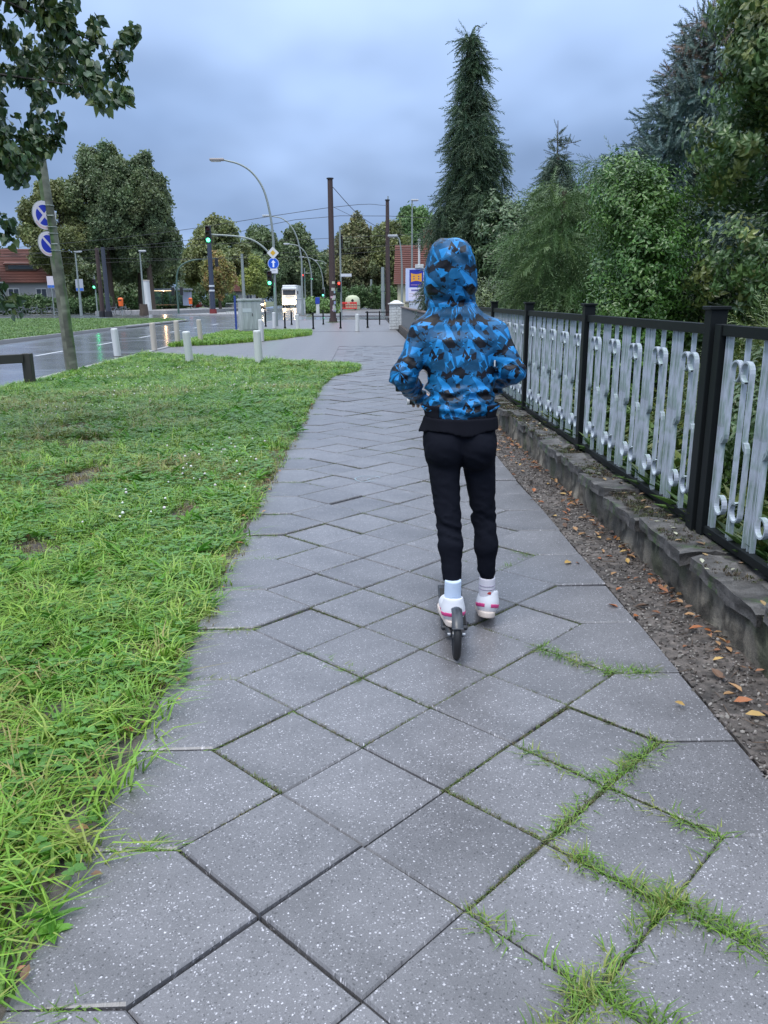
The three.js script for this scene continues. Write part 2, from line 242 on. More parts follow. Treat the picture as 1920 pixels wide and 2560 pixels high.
// ---------------------------------------------------------------- grass of the verge
const grassCols = [[0.18, 0.35, 0.036], [0.24, 0.41, 0.046], [0.27, 0.43, 0.06], [0.14, 0.3, 0.033], [0.33, 0.43, 0.09], [0.19, 0.36, 0.055]];
const gMat = leafMat(0.45, 0.4); gMat.specularIntensity = 0.6;
{
  const tuftsLong = [0, 1, 2].map(() => tuft(14, 0.05, 0.2, 0.0044)), tuftsShort = [0, 1, 2, 3].map(() => tuft(20, 0.055, 0.075, 0.0036)), ros = [rosette(7, 0.075, 0.013, 0.7), rosette(7, 0.055, 0.016, 0.5), rosette(10, 0.11, 0.011, 1.1)], clo = [clover(16, 0.06), clover(22, 0.08)];
  const L = { long: [[], [], []], short: [[], [], [], []], ros: [[], [], []], clo: [[], []] };
  const bare = (x, z) => { // worn patches with earth showing, and the ragged margin next to the slabs
    let b = 0;
    for (const [cx, cz, rx, rz] of [[-2.35, -6.6, 0.22, 1.0], [-2.9, -8.2, 0.5, 0.35], [-3.6, -6.4, 0.5, 0.22], [-4.4, -8.9, 0.6, 0.35], [-3.35, -9.4, 0.25, 0.5], [-3.0, -5.8, 0.3, 0.16], [-1.7, -3.9, 0.16, 0.1], [-2.0, -4.6, 0.25, 0.15], [-4.6, -7.2, 0.5, 0.25], [-1.25, -5.4, 0.14, 0.3], [-3.9, -11.2, 0.6, 0.3], [-1.05, -2.6, 0.1, 0.16], [-0.95, -3.6, 0.08, 0.2]]) { const q = Math.hypot((x - cx) / rx, (z - cz) / rz) + (vnoise(x * 9, z * 9, 1) - 0.5) * 0.9; b = Math.max(b, 1 - sstep(0.5, 1.15, q)); }
    return b;
  };
  const put = (n, x0, x1, z0, z1, sc) => {
    for (let i = 0; i < n; i++) {
      const x = R(x0, x1), z = R(z0, z1); if (!inside(VG, x, z)) continue;
      if (rnd() < bare(x, z) * 0.97) continue;
      const edge = -0.74 - x, lush = fbm(x * 1.3 + 5, z * 1.3, 2, 3), dry = sstep(0.5, 0.7, fbm(x * 0.9 + 20, z * 0.9, 5, 3)) * (z < -4.5 && z > -13 ? 1 : 0.3);
      if (edge < 0.04 + 0.24 * vnoise(3, z * 2.2, 9) && rnd() < 0.75 && z > -13) continue;
      const longness = clamp((lush - 0.42) * 5, 0, 1) * (z > -2.6 ? 0.8 : 0.28) + (z > -1.9 ? 0.35 : 0) + (edge < 0.3 && z > -6 ? 0.15 : 0);
      let c = pick(grassCols, 0.18); if (rnd() < dry * 0.75) c = pick([[0.27, 0.32, 0.07], [0.33, 0.29, 0.1], [0.24, 0.3, 0.06]]);
      const p = V(x, -0.006, z), q = spin(R(0, 6.28)), t = rnd();
      if (t < 0.1) L.ros[Math.floor(R(0, 3))].push({ p, q, s: Math.min(sc, 1.1) * R(0.55, 1.15), c: pick([[0.1, 0.28, 0.03], [0.15, 0.35, 0.04]], 0.2) });
      else if (t < 0.2) L.clo[Math.floor(R(0, 2))].push({ p, q, s: Math.min(sc, 1.15) * R(0.8, 1.4), c: pick([[0.12, 0.28, 0.05], [0.1, 0.25, 0.04]], 0.2) });
      else if (rnd() < longness) L.long[Math.floor(R(0, 3))].push({ p, q, s: V(sc, sc * R(0.35, 0.8), sc), c });
      else L.short[Math.floor(R(0, 4))].push({ p, q, s: V(sc, sc * R(0.5, 1.1), sc), c });
    }
  };
  put(5600, -2.8, -0.74, -3.6, 0.5, 1.0); put(160, -1.6, -0.95, -1.9, -0.6, 1.3);
  put(11500, -4.6, -0.74, -8.5, -3.4, 1.05);
  put(30000, -6.0, -0.1, -15, -8.4, 1.15);
  put(14000, -6.0, -0.1, -22.4, -15, 1.35);
  const verges = [];
  for (const [k, geos] of [['long', tuftsLong], ['short', tuftsShort], ['ros', ros], ['clo', clo]]) geos.forEach((g, i) => L[k][i].length && verges.push([g, L[k][i], k]));
  const g = new THREE.Group(); g.name = 'verge_grass'; g.userData.kind = 'stuff'; scene.add(g);
  for (const [geo, list, k] of verges) instanced(k === 'ros' ? 'broad_leaved_weed' : k === 'clo' ? 'clover' : 'grass', geo, gMat, list, g);
  const fw = []; for (let i = 0; i < 900; i++) { const x = R(-6, -0.9), z = R(-18, -3.5), k = fbm(x * 0.8 + 2, z * 0.8, 8, 3); if (k > 0.54 && inside(VG, x, z) && bare(x, z) < 0.2) fw.push({ p: V(x, R(0.06, 0.11), z), q: spin(R(0, 6)), s: R(0.006, 0.011), c: pick([[0.7, 0.7, 0.66], [0.6, 0.55, 0.55]], 0.1) }); }
  instanced('clover_flower', new THREE.IcosahedronGeometry(1, 1), std('#ffffff', 0.8), fw, g);
  const th = tuft(16, 0.05, 0.04, 0.0026), tl2 = []; for (let i = 0; i < 9000; i++) { const x = R(-5.5, -0.74), z = R(-13, -0.6); if (x > z * 0.55 - 1.4 && z < -3.2 + R(-1, 1) && inside(VG, x, z)) tl2.push({ p: V(x, -0.005, z), q: spin(R(0, 6)), s: R(0.7, 1.4), c: pick([[0.26, 0.21, 0.1], [0.2, 0.16, 0.08], [0.3, 0.27, 0.12]], 0.2) }); }
  instanced('dry_grass', th, gMat, tl2, g);
  // island and lawn grass
  const coarse = [0, 1, 2].map(() => tuft(22, 0.14, 0.16, 0.008)), li = [[], [], []];
  for (let i = 0; i < 6000; i++) { const x = R(-6, -2.2), z = R(-36.4, -25.6); if (inside(ISLE, x, z)) li[i % 3].push({ p: V(x, 0.01, z), q: spin(R(0, 6.28)), s: V(1, R(0.6, 1.5), 1), c: pick(grassCols, 0.2) }); }
  for (let i = 0; i < 32000; i++) { const x = R(-48, -12.9), z = R(-74, -27); if (inside(LAWN, x, z) && x > z * 0.62 - 3) li[i % 3].push({ p: V(x, 0, z), q: spin(R(0, 6.28)), s: V(1.5, R(0.5, 1.2), 1.5), c: pick([[0.13, 0.26, 0.04], [0.11, 0.22, 0.035], [0.17, 0.27, 0.05]], 0.2) }); }
  const lg = new THREE.Group(); lg.name = 'lawn_grass'; lg.userData.kind = 'stuff'; scene.add(lg);
  coarse.forEach((geo, i) => instanced('grass', geo, gMat, li[i], lg));
  // grass and moss in the joints of the path
  const jg = new THREE.Group(); jg.name = 'joint_grass'; jg.userData.kind = 'stuff'; scene.add(jg);
  const jt = [0, 1].map(() => tuft(12, 0.022, 0.075, 0.0022)), jl = [[], []], moss = [];
  const clumpAt = (x, z, ang, len, wid, n, h) => { for (let i = 0; i < n; i++) { const a = R(-0.5, 0.5) * len, b = R(-0.5, 0.5) * wid; jl[i % 2].push({ p: V(x + a * Math.cos(ang) - b * Math.sin(ang), -0.012, z + a * Math.sin(ang) + b * Math.cos(ang)), q: spin(R(0, 6.28)), s: V(1, h * R(0.35, 0.85), 1), c: pick([[0.13, 0.25, 0.03], [0.17, 0.3, 0.04], [0.1, 0.2, 0.03], [0.24, 0.28, 0.07]], 0.2) }); } };
  // tufts along joints of the lattice: [column, row, to column, to row, width, count, height]
  const lp = (i, j) => [P0 + i * HD, pathZ0 - j * HD];
  for (const [i, j, i2, j2, w, n, h] of [[5, -1, 6, -2, 0.07, 70, 1.2], [5, -1, 4, -2, 0.05, 34, 0.9], [5, -1, 4, 0, 0.045, 26, 0.9], [5, -1, 6, 0, 0.03, 12, 0.6], [4, -2, 5, -3, 0.07, 46, 1.1], [4, -2, 3, -1, 0.05, 24, 0.8], [4, -2, 3, -3, 0.08, 50, 1.2], [5, 1, 6, 2, 0.045, 40, 0.75], [5, 1, 4, 0, 0.03, 18, 0.6], [5, 1, 4, 2, 0.03, 14, 0.6], [5, 1, 6, 0, 0.03, 26, 0.55], [6, 4, 5, 5, 0.05, 44, 0.7], [6, 4, 6.7, 4, 0.04, 24, 0.6], [6, 10, 5, 11, 0.03, 16, 0.5], [6, 10, 5, 9, 0.025, 12, 0.5], [0, 6, -0.8, 6, 0.05, 30, 0.5], [0, 0, -0.8, 0, 0.05, 26, 0.5], [0, 4, 1, 3, 0.02, 12, 0.4], [1, 5, 2, 4, 0.03, 14, 0.45], [0, 10, -0.9, 10, 0.03, 14, 0.4], [0, 14, -0.9, 14, 0.03, 14, 0.4], [0, 18, -0.9, 18, 0.03, 14, 0.4]]) { const a = lp(i, j), b = lp(i2, j2); clumpAt((a[0] + b[0]) / 2, (a[1] + b[1]) / 2, Math.atan2(b[1] - a[1], b[0] - a[0]), Math.hypot(b[0] - a[0], b[1] - a[1]), w * 0.85, Math.round(n * 0.72), h); }
  for (let j = 0; j < 34; j++) if (rnd() < 0.85) { const z = pathZ0 - (2 * j - 2) * HD; clumpAt(P0 - 0.13, z, 0, 0.2, 0.02, 6, 0.45); }
  const mossGeo = tuft(14, 0.011, 0.026, 0.0018);
  for (let j = -6; j < 50; j++) for (let i = 0; i < 6; i++) { // the four joints of the lattice
    const sgn = (i + j) % 2 === 0 ? 1 : -1, x0 = P0 + i * HD, z0 = pathZ0 - j * HD - (sgn < 0 ? HD : 0), n = Math.floor(90 * sstep(0.34, 0.62, fbm(i * 0.7 + 3, j * 0.45, 1, 3))); 
    for (let k = 0; k < n; k++) { const t = rnd(); moss.push({ p: V(x0 + t * HD, -0.016, z0 - sgn * -1 * 0 + (sgn > 0 ? -t : t) * HD), q: spin(R(0, 6.28)), s: R(0.7, 1.3), c: pick([[0.1, 0.15, 0.035], [0.13, 0.17, 0.04], [0.09, 0.1, 0.04], [0.15, 0.13, 0.07]], 0.2) }); }
  }
  jt.forEach((geo, i) => instanced('grass', geo, gMat, jl[i], jg));
  instanced('moss', mossGeo, gMat, moss, jg);
  // fallen leaves
  const t1 = tri(); leafTo(t1, V(0, 0.004, 0), V(1, 0.12, 0).normalize(), V(0, 0, 1), 0.06, 0.017, -0.1, 0.5);
  const fl = [];
  for (let i = 0; i < 210; i++) fl.push({ p: V(R(1.24, 1.52) + (rnd() < 0.12 ? -0.12 : 0), 0.004, -1.4 - 14 * rnd() ** 1.5), q: spin(R(0, 6.28)).multiply(Q2.setFromEuler(new THREE.Euler(R(-0.3, 0.3), 0, R(-0.2, 0.2))).clone()), s: R(0.5, 1.15), c: pick([[0.3, 0.1, 0.03], [0.22, 0.09, 0.04], [0.42, 0.27, 0.08], [0.13, 0.07, 0.04], [0.35, 0.2, 0.09]], 0.2) });
  for (let i = 0; i < 240; i++) { const z = -1.3 - 11 * rnd(), near = rnd() < 0.45; fl.push({ p: V(near ? R(-0.92, -0.7) : R(-5, -1), near ? 0.01 : 0.02, near ? z : R(-9.5, -3)), q: spin(R(0, 6.28)), s: R(0.4, 0.9), c: pick([[0.26, 0.11, 0.05], [0.36, 0.2, 0.08], [0.16, 0.09, 0.05]], 0.2) }); }
  for (let i = 0; i < 70; i++) fl.push({ p: V(R(1.5, 1.66), 0.256, R(-9, -2.2)), q: spin(R(0, 6.28)), s: R(0.4, 0.8), c: pick([[0.3, 0.2, 0.08], [0.2, 0.12, 0.06], [0.4, 0.4, 0.3]], 0.2) });
  for (let i = 0; i < 260; i++) fl.push({ p: V(1.505 - 0.07 * rnd() ** 2, R(0.004, 0.02), -1.6 - 12 * rnd()), q: spin(R(0, 6.28)).multiply(Q2.setFromEuler(new THREE.Euler(R(-0.5, 0.5), 0, R(-0.4, 0.4))).clone()), s: R(0.4, 0.9), c: pick([[0.16, 0.08, 0.04], [0.26, 0.11, 0.05], [0.1, 0.06, 0.04], [0.34, 0.19, 0.08]], 0.2) });
  const grit = []; for (let i = 0; i < 5200; i++) { const z = -1.3 - 11 * rnd() ** 1.4; grit.push({ p: V(R(1.21, 1.53), 0.0, z), q: new THREE.Quaternion().setFromEuler(new THREE.Euler(R(0, 6), R(0, 6), R(0, 6))), s: V(R(0.003, 0.009), R(0.002, 0.006), R(0.003, 0.011)), c: pick([[0.1, 0.09, 0.08], [0.16, 0.14, 0.13], [0.06, 0.05, 0.045], [0.24, 0.22, 0.2]], 0.2) }); }
  for (let i = 0; i < 240; i++) grit.push({ p: V(R(1.22, 1.52), 0.004, -1.4 - 9 * rnd()), q: spin(R(0, 6.28)), s: V(R(0.02, 0.06), 0.002, 0.002), c: pick([[0.1, 0.07, 0.05], [0.06, 0.045, 0.035]], 0.2) });
  instanced('grit', new THREE.IcosahedronGeometry(1, 0), std('#ffffff', 0.85), grit);
  const mc = []; for (let i = 0; i < 2600; i++) { const z = R(-12, -1.4); if (fbm(z * 2, 3, 5, 3) + R(-0.15, 0.15) > 0.46) mc.push({ p: V(R(1.5, 1.67), R(0.25, 0.262), z), q: spin(R(0, 6)), s: R(0.5, 1.1), c: pick([[0.1, 0.12, 0.04], [0.07, 0.08, 0.04], [0.13, 0.1, 0.06], [0.09, 0.07, 0.05]], 0.2) }); } instanced('wall_moss', tuft(16, 0.02, 0.02, 0.0022), gMat, mc);
  const cover = [[], []]; for (let i = 0; i < 5200; i++) { const x = 1.78 + 2.6 * rnd() ** 1.3, z = R(-16, -1.2); cover[i % 2].push({ p: V(x, 0.2, z), q: spin(R(0, 6.28)), s: R(0.9, 2.4), c: pick([[0.07, 0.14, 0.03], [0.1, 0.18, 0.04], [0.05, 0.1, 0.03], [0.16, 0.2, 0.05]], 0.25) }); }
  const cg = new THREE.Group(); cg.name = 'garden_ground_cover'; cg.userData.kind = 'stuff'; scene.add(cg); [rosette(9, 0.09, 0.022, 1.2), rosette(11, 0.11, 0.016, 1.8)].forEach((g, i) => instanced('ground_cover', g, gMat, cover[i], cg));
  instanced('fallen_leaves', t1.geo(), leafMat(0.6, 0.1), fl);
}

// ---------------------------------------------------------------- garden wall and fence on the right
function rough(g, amp, f, seed = 0) { const p = g.attributes.position; for (let i = 0; i < p.count; i++) { const x = p.getX(i), y = p.getY(i), z = p.getZ(i); p.setXYZ(i, x + (fbm(x * f, y * f, z * f + seed, 4) - 0.5) * amp, y + (fbm(x * f + 9, y * f, z * f + seed, 4) - 0.5) * amp, z + (fbm(x * f, y * f + 7, z * f + seed, 4) - 0.5) * amp); } g.computeVertexNormals(); return g; }
{
  const w = thing('garden_wall', 'low weathered concrete garden wall with flat stone coping under the iron fence', 'wall', [1.53, 0, -10]);
  const body = new THREE.BoxGeometry(0.24, 0.24, 26, 6, 7, 420).translate(0.125, 0.1, 0);
  const uvw = (g) => { const p = g.attributes.position, n = g.attributes.normal, u = g.attributes.uv; for (let i = 0; i < p.count; i++) Math.abs(n.getY(i)) > 0.7 ? u.setXY(i, p.getX(i), p.getZ(i)) : u.setXY(i, p.getZ(i) + p.getX(i), p.getY(i)); return g; };
  uvw(body); rough(body, 0.045, 8, 2); part('wall_body', body, M.wall, w);
  for (let z = -13, k = 0; z < 13; k++) {
    const len = R(0.35, 0.72), over = R(-0.03, 0.05), g = new THREE.BoxGeometry(0.3 + over, 0.06, len - 0.03, 8, 3, 14); uvw(g); rough(g, 0.05, 11, k * 7.7);
    part('coping_stone', g, M.cap, w, [0.128 - over / 2, 0.226 + R(-0.014, 0.014), z + len / 2], [R(-0.03, 0.03), R(-0.03, 0.03), R(-0.04, 0.05)]); z += len;
  }
}
{
  const FX = 1.7, y0 = 0.262, yT = 1.29, H = 0.94, yb = 0.315, step = 2.25, zFirst = -3.93;
  const f = thing('iron_fence', 'dark iron garden fence with grey scrollwork bars standing on the low wall', 'fence', [FX, 0, 0]);
  function ribbon(pts, t = 0.009, w = 0.024) { // a flat bar bent in the plane of the fence; pts: [along, up]
    const n = pts.length, pos = [], uv = []; let len = 0; const ring = pts.map((p, i) => { const a = pts[Math.max(0, i - 1)], b = pts[Math.min(n - 1, i + 1)], dx = b[0] - a[0], dy = b[1] - a[1], l = Math.hypot(dx, dy) || 1; if (i) len += Math.hypot(p[0] - pts[i - 1][0], p[1] - pts[i - 1][1]); return { n: [-dy / l, dx / l], p, len }; });
    const v = (r, s, e) => [e * w / 2, r.p[1] + r.n[1] * s * t / 2, r.p[0] + r.n[0] * s * t / 2];
    const quad = (a, b, c, d, l0, l1) => { pos.push(...a, ...b, ...c, ...a, ...c, ...d); uv.push(0, l0, 0.03, l0, 0.03, l1, 0, l0, 0.03, l1, 0, l1); };
    for (let i = 0; i < n - 1; i++) { const a = ring[i], b = ring[i + 1]; quad(v(a, 1, -1), v(a, 1, 1), v(b, 1, 1), v(b, 1, -1), a.len, b.len); quad(v(a, -1, 1), v(a, -1, -1), v(b, -1, -1), v(b, -1, 1), a.len, b.len); quad(v(a, -1, -1), v(a, 1, -1), v(b, 1, -1), v(b, -1, -1), a.len, b.len); quad(v(a, 1, 1), v(a, -1, 1), v(b, -1, 1), v(b, 1, 1), a.len, b.len); }
    const g = new THREE.BufferGeometry(); g.setAttribute('position', new THREE.Float32BufferAttribute(pos, 3)); g.setAttribute('uv', new THREE.Float32BufferAttribute(uv, 2)); g.computeVertexNormals(); return g;
  }
  const straight = ribbon([[0, yb], [0, yb + H / 2], [0, yb + H]]);
  const arc = (cx, cy, r, a0, a1, n) => Array.from({ length: n + 1 }, (_, i) => { const a = mixf(a0, a1, i / n); return [cx + Math.cos(a) * r, cy + Math.sin(a) * r]; });
  const hook = (sg, y) => [[0, y - 0.045], [sg * 0.004, y - 0.025], [sg * 0.014, y - 0.008], [sg * 0.024, y - 0.004]];
  const scrollTop = (sg) => ribbon([...hook(sg, yb + H * 0.46).reverse().map(([a, b]) => [a * -1, 2 * (yb + H * 0.46) - b]), [0, yb + H * 0.6], [0, yb + H * 0.8], ...arc(sg * 0.046, yb + H * 0.825, 0.046, sg > 0 ? Math.PI : 0, sg > 0 ? -0.55 * Math.PI : 1.55 * Math.PI, 14)]);
  const scrollBot = (sg) => ribbon([...hook(sg, yb + H * 0.5).reverse(), [0, yb + H * 0.3], ...arc(sg * 0.044, yb + H * 0.15, 0.044, sg > 0 ? Math.PI : 0, sg > 0 ? 2.6 * Math.PI : -1.6 * Math.PI, 15)]);
  const foot = ribbon([[0, yb], [0, yb + H * 0.11]]);
  const sT = [scrollTop(1), scrollTop(-1)], sB = [scrollBot(1), scrollBot(-1)];
  const postG = merge([rbox(0.08, 1.1, 0.08, 0.004, 0, y0 + 0.545, 0)]), capG = rbox(0.102, 0.018, 0.102, 0.004, 0, y0 + 1.103, 0);
  const zs = []; for (let k = -1; k < 8; k++) zs.push(zFirst - k * step);
  zs.forEach((z, k) => {
    part('post', postG, M.iron, f, [0, 0, z]); part('post_cap', capG, M.iron, f, [0, 0, z]);
    if (k === 1) part('post', rbox(0.07, 1.03, 0.07, 0.004, 0, y0 + 0.515, 0), M.iron, f, [0.006, 0, z + 0.1]);
    if (k === zs.length - 1) return;
    const a = z - 0.041, b = z - step + (k === 0 ? 0.137 : 0.041), L = a - b, mid = (a + b) / 2;
    part('top_rail', rbox(0.045, 0.05, L, 0.003), M.iron, f, [0, yT - 0.025, mid]); part('bottom_rail', rbox(0.04, 0.04, L, 0.003), M.iron, f, [0, y0 + 0.035, mid]);
    const n = 5, u = L / n;
    for (let i = 0; i < n; i++) {
      const c = b + u * (i + 0.5);
      part('bar', straight, M.zinc, f, [0.008, 0, c + 0.004]); part('bar', straight, M.zinc, f, [0.008, 0, c - u / 2 + 0.012]); for (const q of [-0.168, 0.172]) part('bar', straight, M.zinc, f, [0.008, 0, c + q]);
      for (const s of [0, 1]) { const sg = s ? -1 : 1; part('scroll_bar', sT[s], M.zinc, f, [R(-0.006, -0.002), R(-0.004, 0.004), c - sg * 0.094]); part('scroll_bar', sB[s], M.zinc, f, [R(-0.006, -0.002), R(-0.004, 0.004), c - sg * 0.125]); }
      part('bar_foot', foot, M.zinc, f, [-0.004, 0, c + 0.05]);
    }
    part('bar', straight, M.zinc, f, [0.008, 0, a - 0.012]);
  });
}

// ---------------------------------------------------------------- trees and shrubs
function sprigBroad(n, twig, len, wid) { const t = tri(); for (let i = 0; i < n; i++) { const a = i * 2.4 + R(-0.4, 0.4), y = twig * (0.12 + 0.88 * (i / n)), d = V(Math.cos(a), R(-0.35, 0.5), Math.sin(a)).normalize(); leafTo(t, V(Math.cos(a) * 0.01, y, Math.sin(a) * 0.01), d, V(-Math.sin(a), R(-0.3, 0.3), Math.cos(a)).normalize(), len * R(0.65, 1.2), wid, R(0.1, 0.45), 0.25); } return t.geo(); }
function puff(n, rad, size) { const t = tri(); for (let i = 0; i < n; i++) { const d = V(R(-1, 1), R(-1, 1), R(-1, 1)).normalize(), p = d.clone().multiplyScalar(rad * rnd() ** 0.4), dir = V(R(-1, 1), R(-1.2, 0.5), R(-1, 1)).normalize(), s = dir.clone().cross(V(R(-1, 1), R(-1, 1), R(-1, 1))).normalize(), l = size * R(0.6, 1.3), w = l * 0.33; const P = (a, b) => p.clone().addScaledVector(dir, a * l).addScaledVector(s, b * w).toArray(); const a = P(0, 0), b = P(0.5, -1), c = P(1, 0), e = P(0.5, 1); t.f(a, b, c, a, c, e); } return t.geo(); }
function spray(n, len, needle, w, flat = 0.35) { const t = tri(); for (let i = 0; i < n; i++) { const y = (i / n) * len, a = i * 2.4 + R(-0.5, 0.5), d = V(Math.cos(a), R(0.5, 1.1), Math.sin(a) * flat).normalize(), s = V(-Math.sin(a), 0.2, Math.cos(a)).normalize(), l = needle * R(0.6, 1.2) * (1 - 0.55 * (i / n)), b = V(0, y, 0), P = (q, r) => b.clone().addScaledVector(d, q * l).addScaledVector(s, r * w).toArray(); t.f(P(0, -1), P(0, 1), P(0.6, 0.9), P(0, -1), P(0.6, 0.9), P(0.6, -0.9), P(0.6, -0.9), P(0.6, 0.9), P(1, 0)); } return t.geo(); }
const ball = () => { let v; do v = V(R(-1, 1), R(-1, 1), R(-1, 1)); while (v.lengthSq() > 1); return v; };
function orient(d) { return new THREE.Quaternion().setFromUnitVectors(UP, d.clone().normalize()).multiply(spin(R(0, 6.28))); }
// clumps: [{c, r (Vector3 radii), n}]; sprigs point outwards from the clump and are bent by `pull`
function crown(parent, geos, mat, clumps, cols, size, pull, name = 'crown', vary = 0.22, gain = 1.7) {
  const lists = geos.map(() => []);
  for (const cl of clumps) { const tone = 1 + R(-0.16, 0.16), hue = R(-0.06, 0.06); for (let i = 0; i < cl.n; i++) { const b = ball(), l = b.length() || 1, rr = Math.pow(l, 0.55), d = b.clone().divideScalar(l), p = d.clone().multiplyScalar(rr).multiply(cl.r).add(cl.c), dir = d.clone().multiplyScalar(1).add(pull).add(ball().multiplyScalar(0.6)); const c = pick(cols, vary).multiplyScalar(gain); c.r *= tone * (1 + hue); c.g *= tone; c.b *= tone * (1 - hue); lists[Math.floor(rnd() * geos.length)].push({ p, q: orient(dir), s: size * R(0.7, 1.3), c }); } }
  lists.forEach((l, i) => l.length && instanced(i ? name + '_' + String(i).padStart(3, '0') : name, geos[i], mat, l, parent));
}
function ellClumps(n, c, r, cr, per, k = 0.6) { const out = []; for (let i = 0; i < n; i++) { const b = ball(), l = b.length() || 1; b.multiplyScalar(Math.pow(l, k) / l).multiply(V(...r)); const s = R(0.7, 1.3); out.push({ c: V(...c).add(b), r: V(cr[0] * s, cr[1] * s, cr[2] * s), n: Math.round(per * s * s) }); } return out; }
function trunk(t, h, r, lean = [0, 0], mat = M.bark, name = 'trunk') { part(name, tube([[0, -0.15, 0], [lean[0] * 0.3, h * 0.33, lean[1] * 0.3], [lean[0] * 0.6, h * 0.66, lean[1] * 0.6], [lean[0], h, lean[1]]], r, 20, 9, 0.45), mat, t); }
function limbs(t, from, clumps, r, mat = M.bark, most = 24, name = 'limbs') { const list = clumps.slice(0, most).map((cl) => { const a = V(...from).add(V(0, R(-0.25, 0.1) * from[1], 0)), b = cl.c, m = a.clone().lerp(b, 0.5).add(V(R(-0.1, 0.1), R(0, 0.15), R(-0.1, 0.1)).multiplyScalar(a.distanceTo(b))); return tube([a.toArray(), m.toArray(), b.toArray()], r * R(0.6, 1.1), 8, 5, 0.25); }); part(name, merge(list), mat, t); }
const lm = leafMat(0.38, 0.35), lmDull = leafMat(0.6, 0.3), lmFar = leafMat(0.7, 0.42);
const sprBroadA = [sprigBroad(12, 0.26, 0.07, 0.022), sprigBroad(10, 0.22, 0.08, 0.025), sprigBroad(13, 0.3, 0.066, 0.02)];
const sprSmall = [sprigBroad(12, 0.22, 0.05, 0.013), sprigBroad(11, 0.2, 0.055, 0.015)];
const puffs = [puff(26, 0.55, 0.3), puff(24, 0.5, 0.34), puff(28, 0.6, 0.28)];
const sprays = [spray(30, 0.5, 0.13, 0.008), spray(26, 0.45, 0.15, 0.009)];
const brush = [spray(54, 0.34, 0.075, 0.006, 1), spray(48, 0.3, 0.08, 0.006, 1)];
const lacy = [spray(40, 0.55, 0.12, 0.0045, 0.8), spray(36, 0.5, 0.14, 0.0045, 0.8)];

{ // broad-leaved bush at the right edge, reaching above the frame
  const t = thing('hazel_bush', 'tall broad-leaved bush with large yellowish green leaves leaning over the iron fence', 'bush', [5.0, 0.2, -8.2]);
  const cl = [...ellClumps(50, [0, 2.3, 0], [1.5, 1.9, 1.5], [0.42, 0.36, 0.42], 84, 0.5), ...ellClumps(22, [-0.45, 4.1, 0.0], [0.85, 1.0, 1.0], [0.4, 0.36, 0.4], 80), ...ellClumps(14, [-0.1, 0.95, 0.6], [1.5, 0.7, 1.6], [0.42, 0.34, 0.42], 70)];
  for (const [x, z, r] of [[0, 0, 0.06], [0.25, 0.2, 0.05], [-0.3, 0.1, 0.045]]) part('stem', tube([[x, -0.1, z], [x * 1.4, 1.4, z * 1.5], [x * 2.6, 3.2, z * 2]], r, 14, 8, 0.4), M.bark, t);
  limbs(t, [0, 1.8, 0], cl, 0.022); crown(t, sprBroadA, lm, cl, [[0.055, 0.105, 0.032], [0.075, 0.125, 0.036], [0.045, 0.085, 0.028], [0.11, 0.135, 0.036]], 1.0, V(-0.2, -0.25, 0.3), 'crown', 0.25, 1.8);
}
{ // blue spruce
  const t = thing('blue_spruce', 'blue grey spruce with a browning tip rising behind the broad-leaved bush', 'spruce', [5.9, 0.2, -15]); trunk(t, 5.5, 0.09);
  const cl = []; for (let y = 0.5; y < 5.6; y += 0.17) { const rad = 0.1 + (5.75 - y) * 0.5; const n = Math.max(3, Math.round(rad * 7)); for (let i = 0; i < n; i++) { const a = (i / n) * 6.28 + R(0, 1), rr = rad * R(0.55, 1.0); cl.push({ c: V(Math.cos(a) * rr, y - rr * 0.12 + R(-0.08, 0.08), Math.sin(a) * rr), r: V(0.3, 0.13, 0.3), n: 30 }); } }
  const hi = cl.filter((c) => c.c.y > 4.55), lo = cl.filter((c) => c.c.y <= 4.55);
  limbs(t, [0, 2.5, 0], lo.filter((_, i) => i % 9 === 0), 0.02);
  crown(t, brush, lmDull, lo, [[0.05, 0.088, 0.078], [0.065, 0.105, 0.098], [0.042, 0.078, 0.055]], 1.0, V(0, -0.05, 0)); crown(t, brush, lmDull, hi, [[0.05, 0.085, 0.075], [0.06, 0.09, 0.08], [0.1, 0.07, 0.05], [0.05, 0.085, 0.07]], 1.0, V(0, 0.1, 0), 'tip_needles');
  crown(t, brush, lmDull, [{ c: V(0, 5.65, 0), r: V(0.09, 0.2, 0.09), n: 30 }], [[0.07, 0.1, 0.08]], 0.8, V(0, 0.8, 0), 'leader');
}
function weeper(name, label, pos, h, prof, cols, per, geos, size, tip = [0, 0], group) { // a conifer whose sprays hang down; prof(t) = radius at relative height
  const t = thing(name, label, 'conifer', pos, 0, group); trunk(t, h * 0.97, h * 0.018 + 0.03, tip);
  const cl = []; for (let y = h * 0.04; y < h * 0.97; y += 0.26) { const u = y / h, rad = prof(u), n = Math.max(2, Math.round(rad * 8)); for (let i = 0; i < n; i++) { const a = (i / n) * 6.28 + R(0, 1.2), rr = rad * R(0.45, 1.05), k = u * u; cl.push({ c: V(Math.cos(a) * rr + tip[0] * k, y + R(-0.15, 0.15), Math.sin(a) * rr + tip[1] * k), r: V(0.2 + rad * 0.08, 0.26, 0.2 + rad * 0.08), n: per }); } }
  limbs(t, [0, h * 0.5, 0], cl.filter((_, i) => i % 7 === 0), 0.02);
  for (const k of cl) { const f = 0.55 + 0.45 * Math.min(1, prof(k.c.y / h) / 0.6); k.r.multiplyScalar(f); } crown(t, geos, lmDull, cl, cols, size, V(0, -1.15, 0), 'crown', 0.22, 1.75); return t;
}
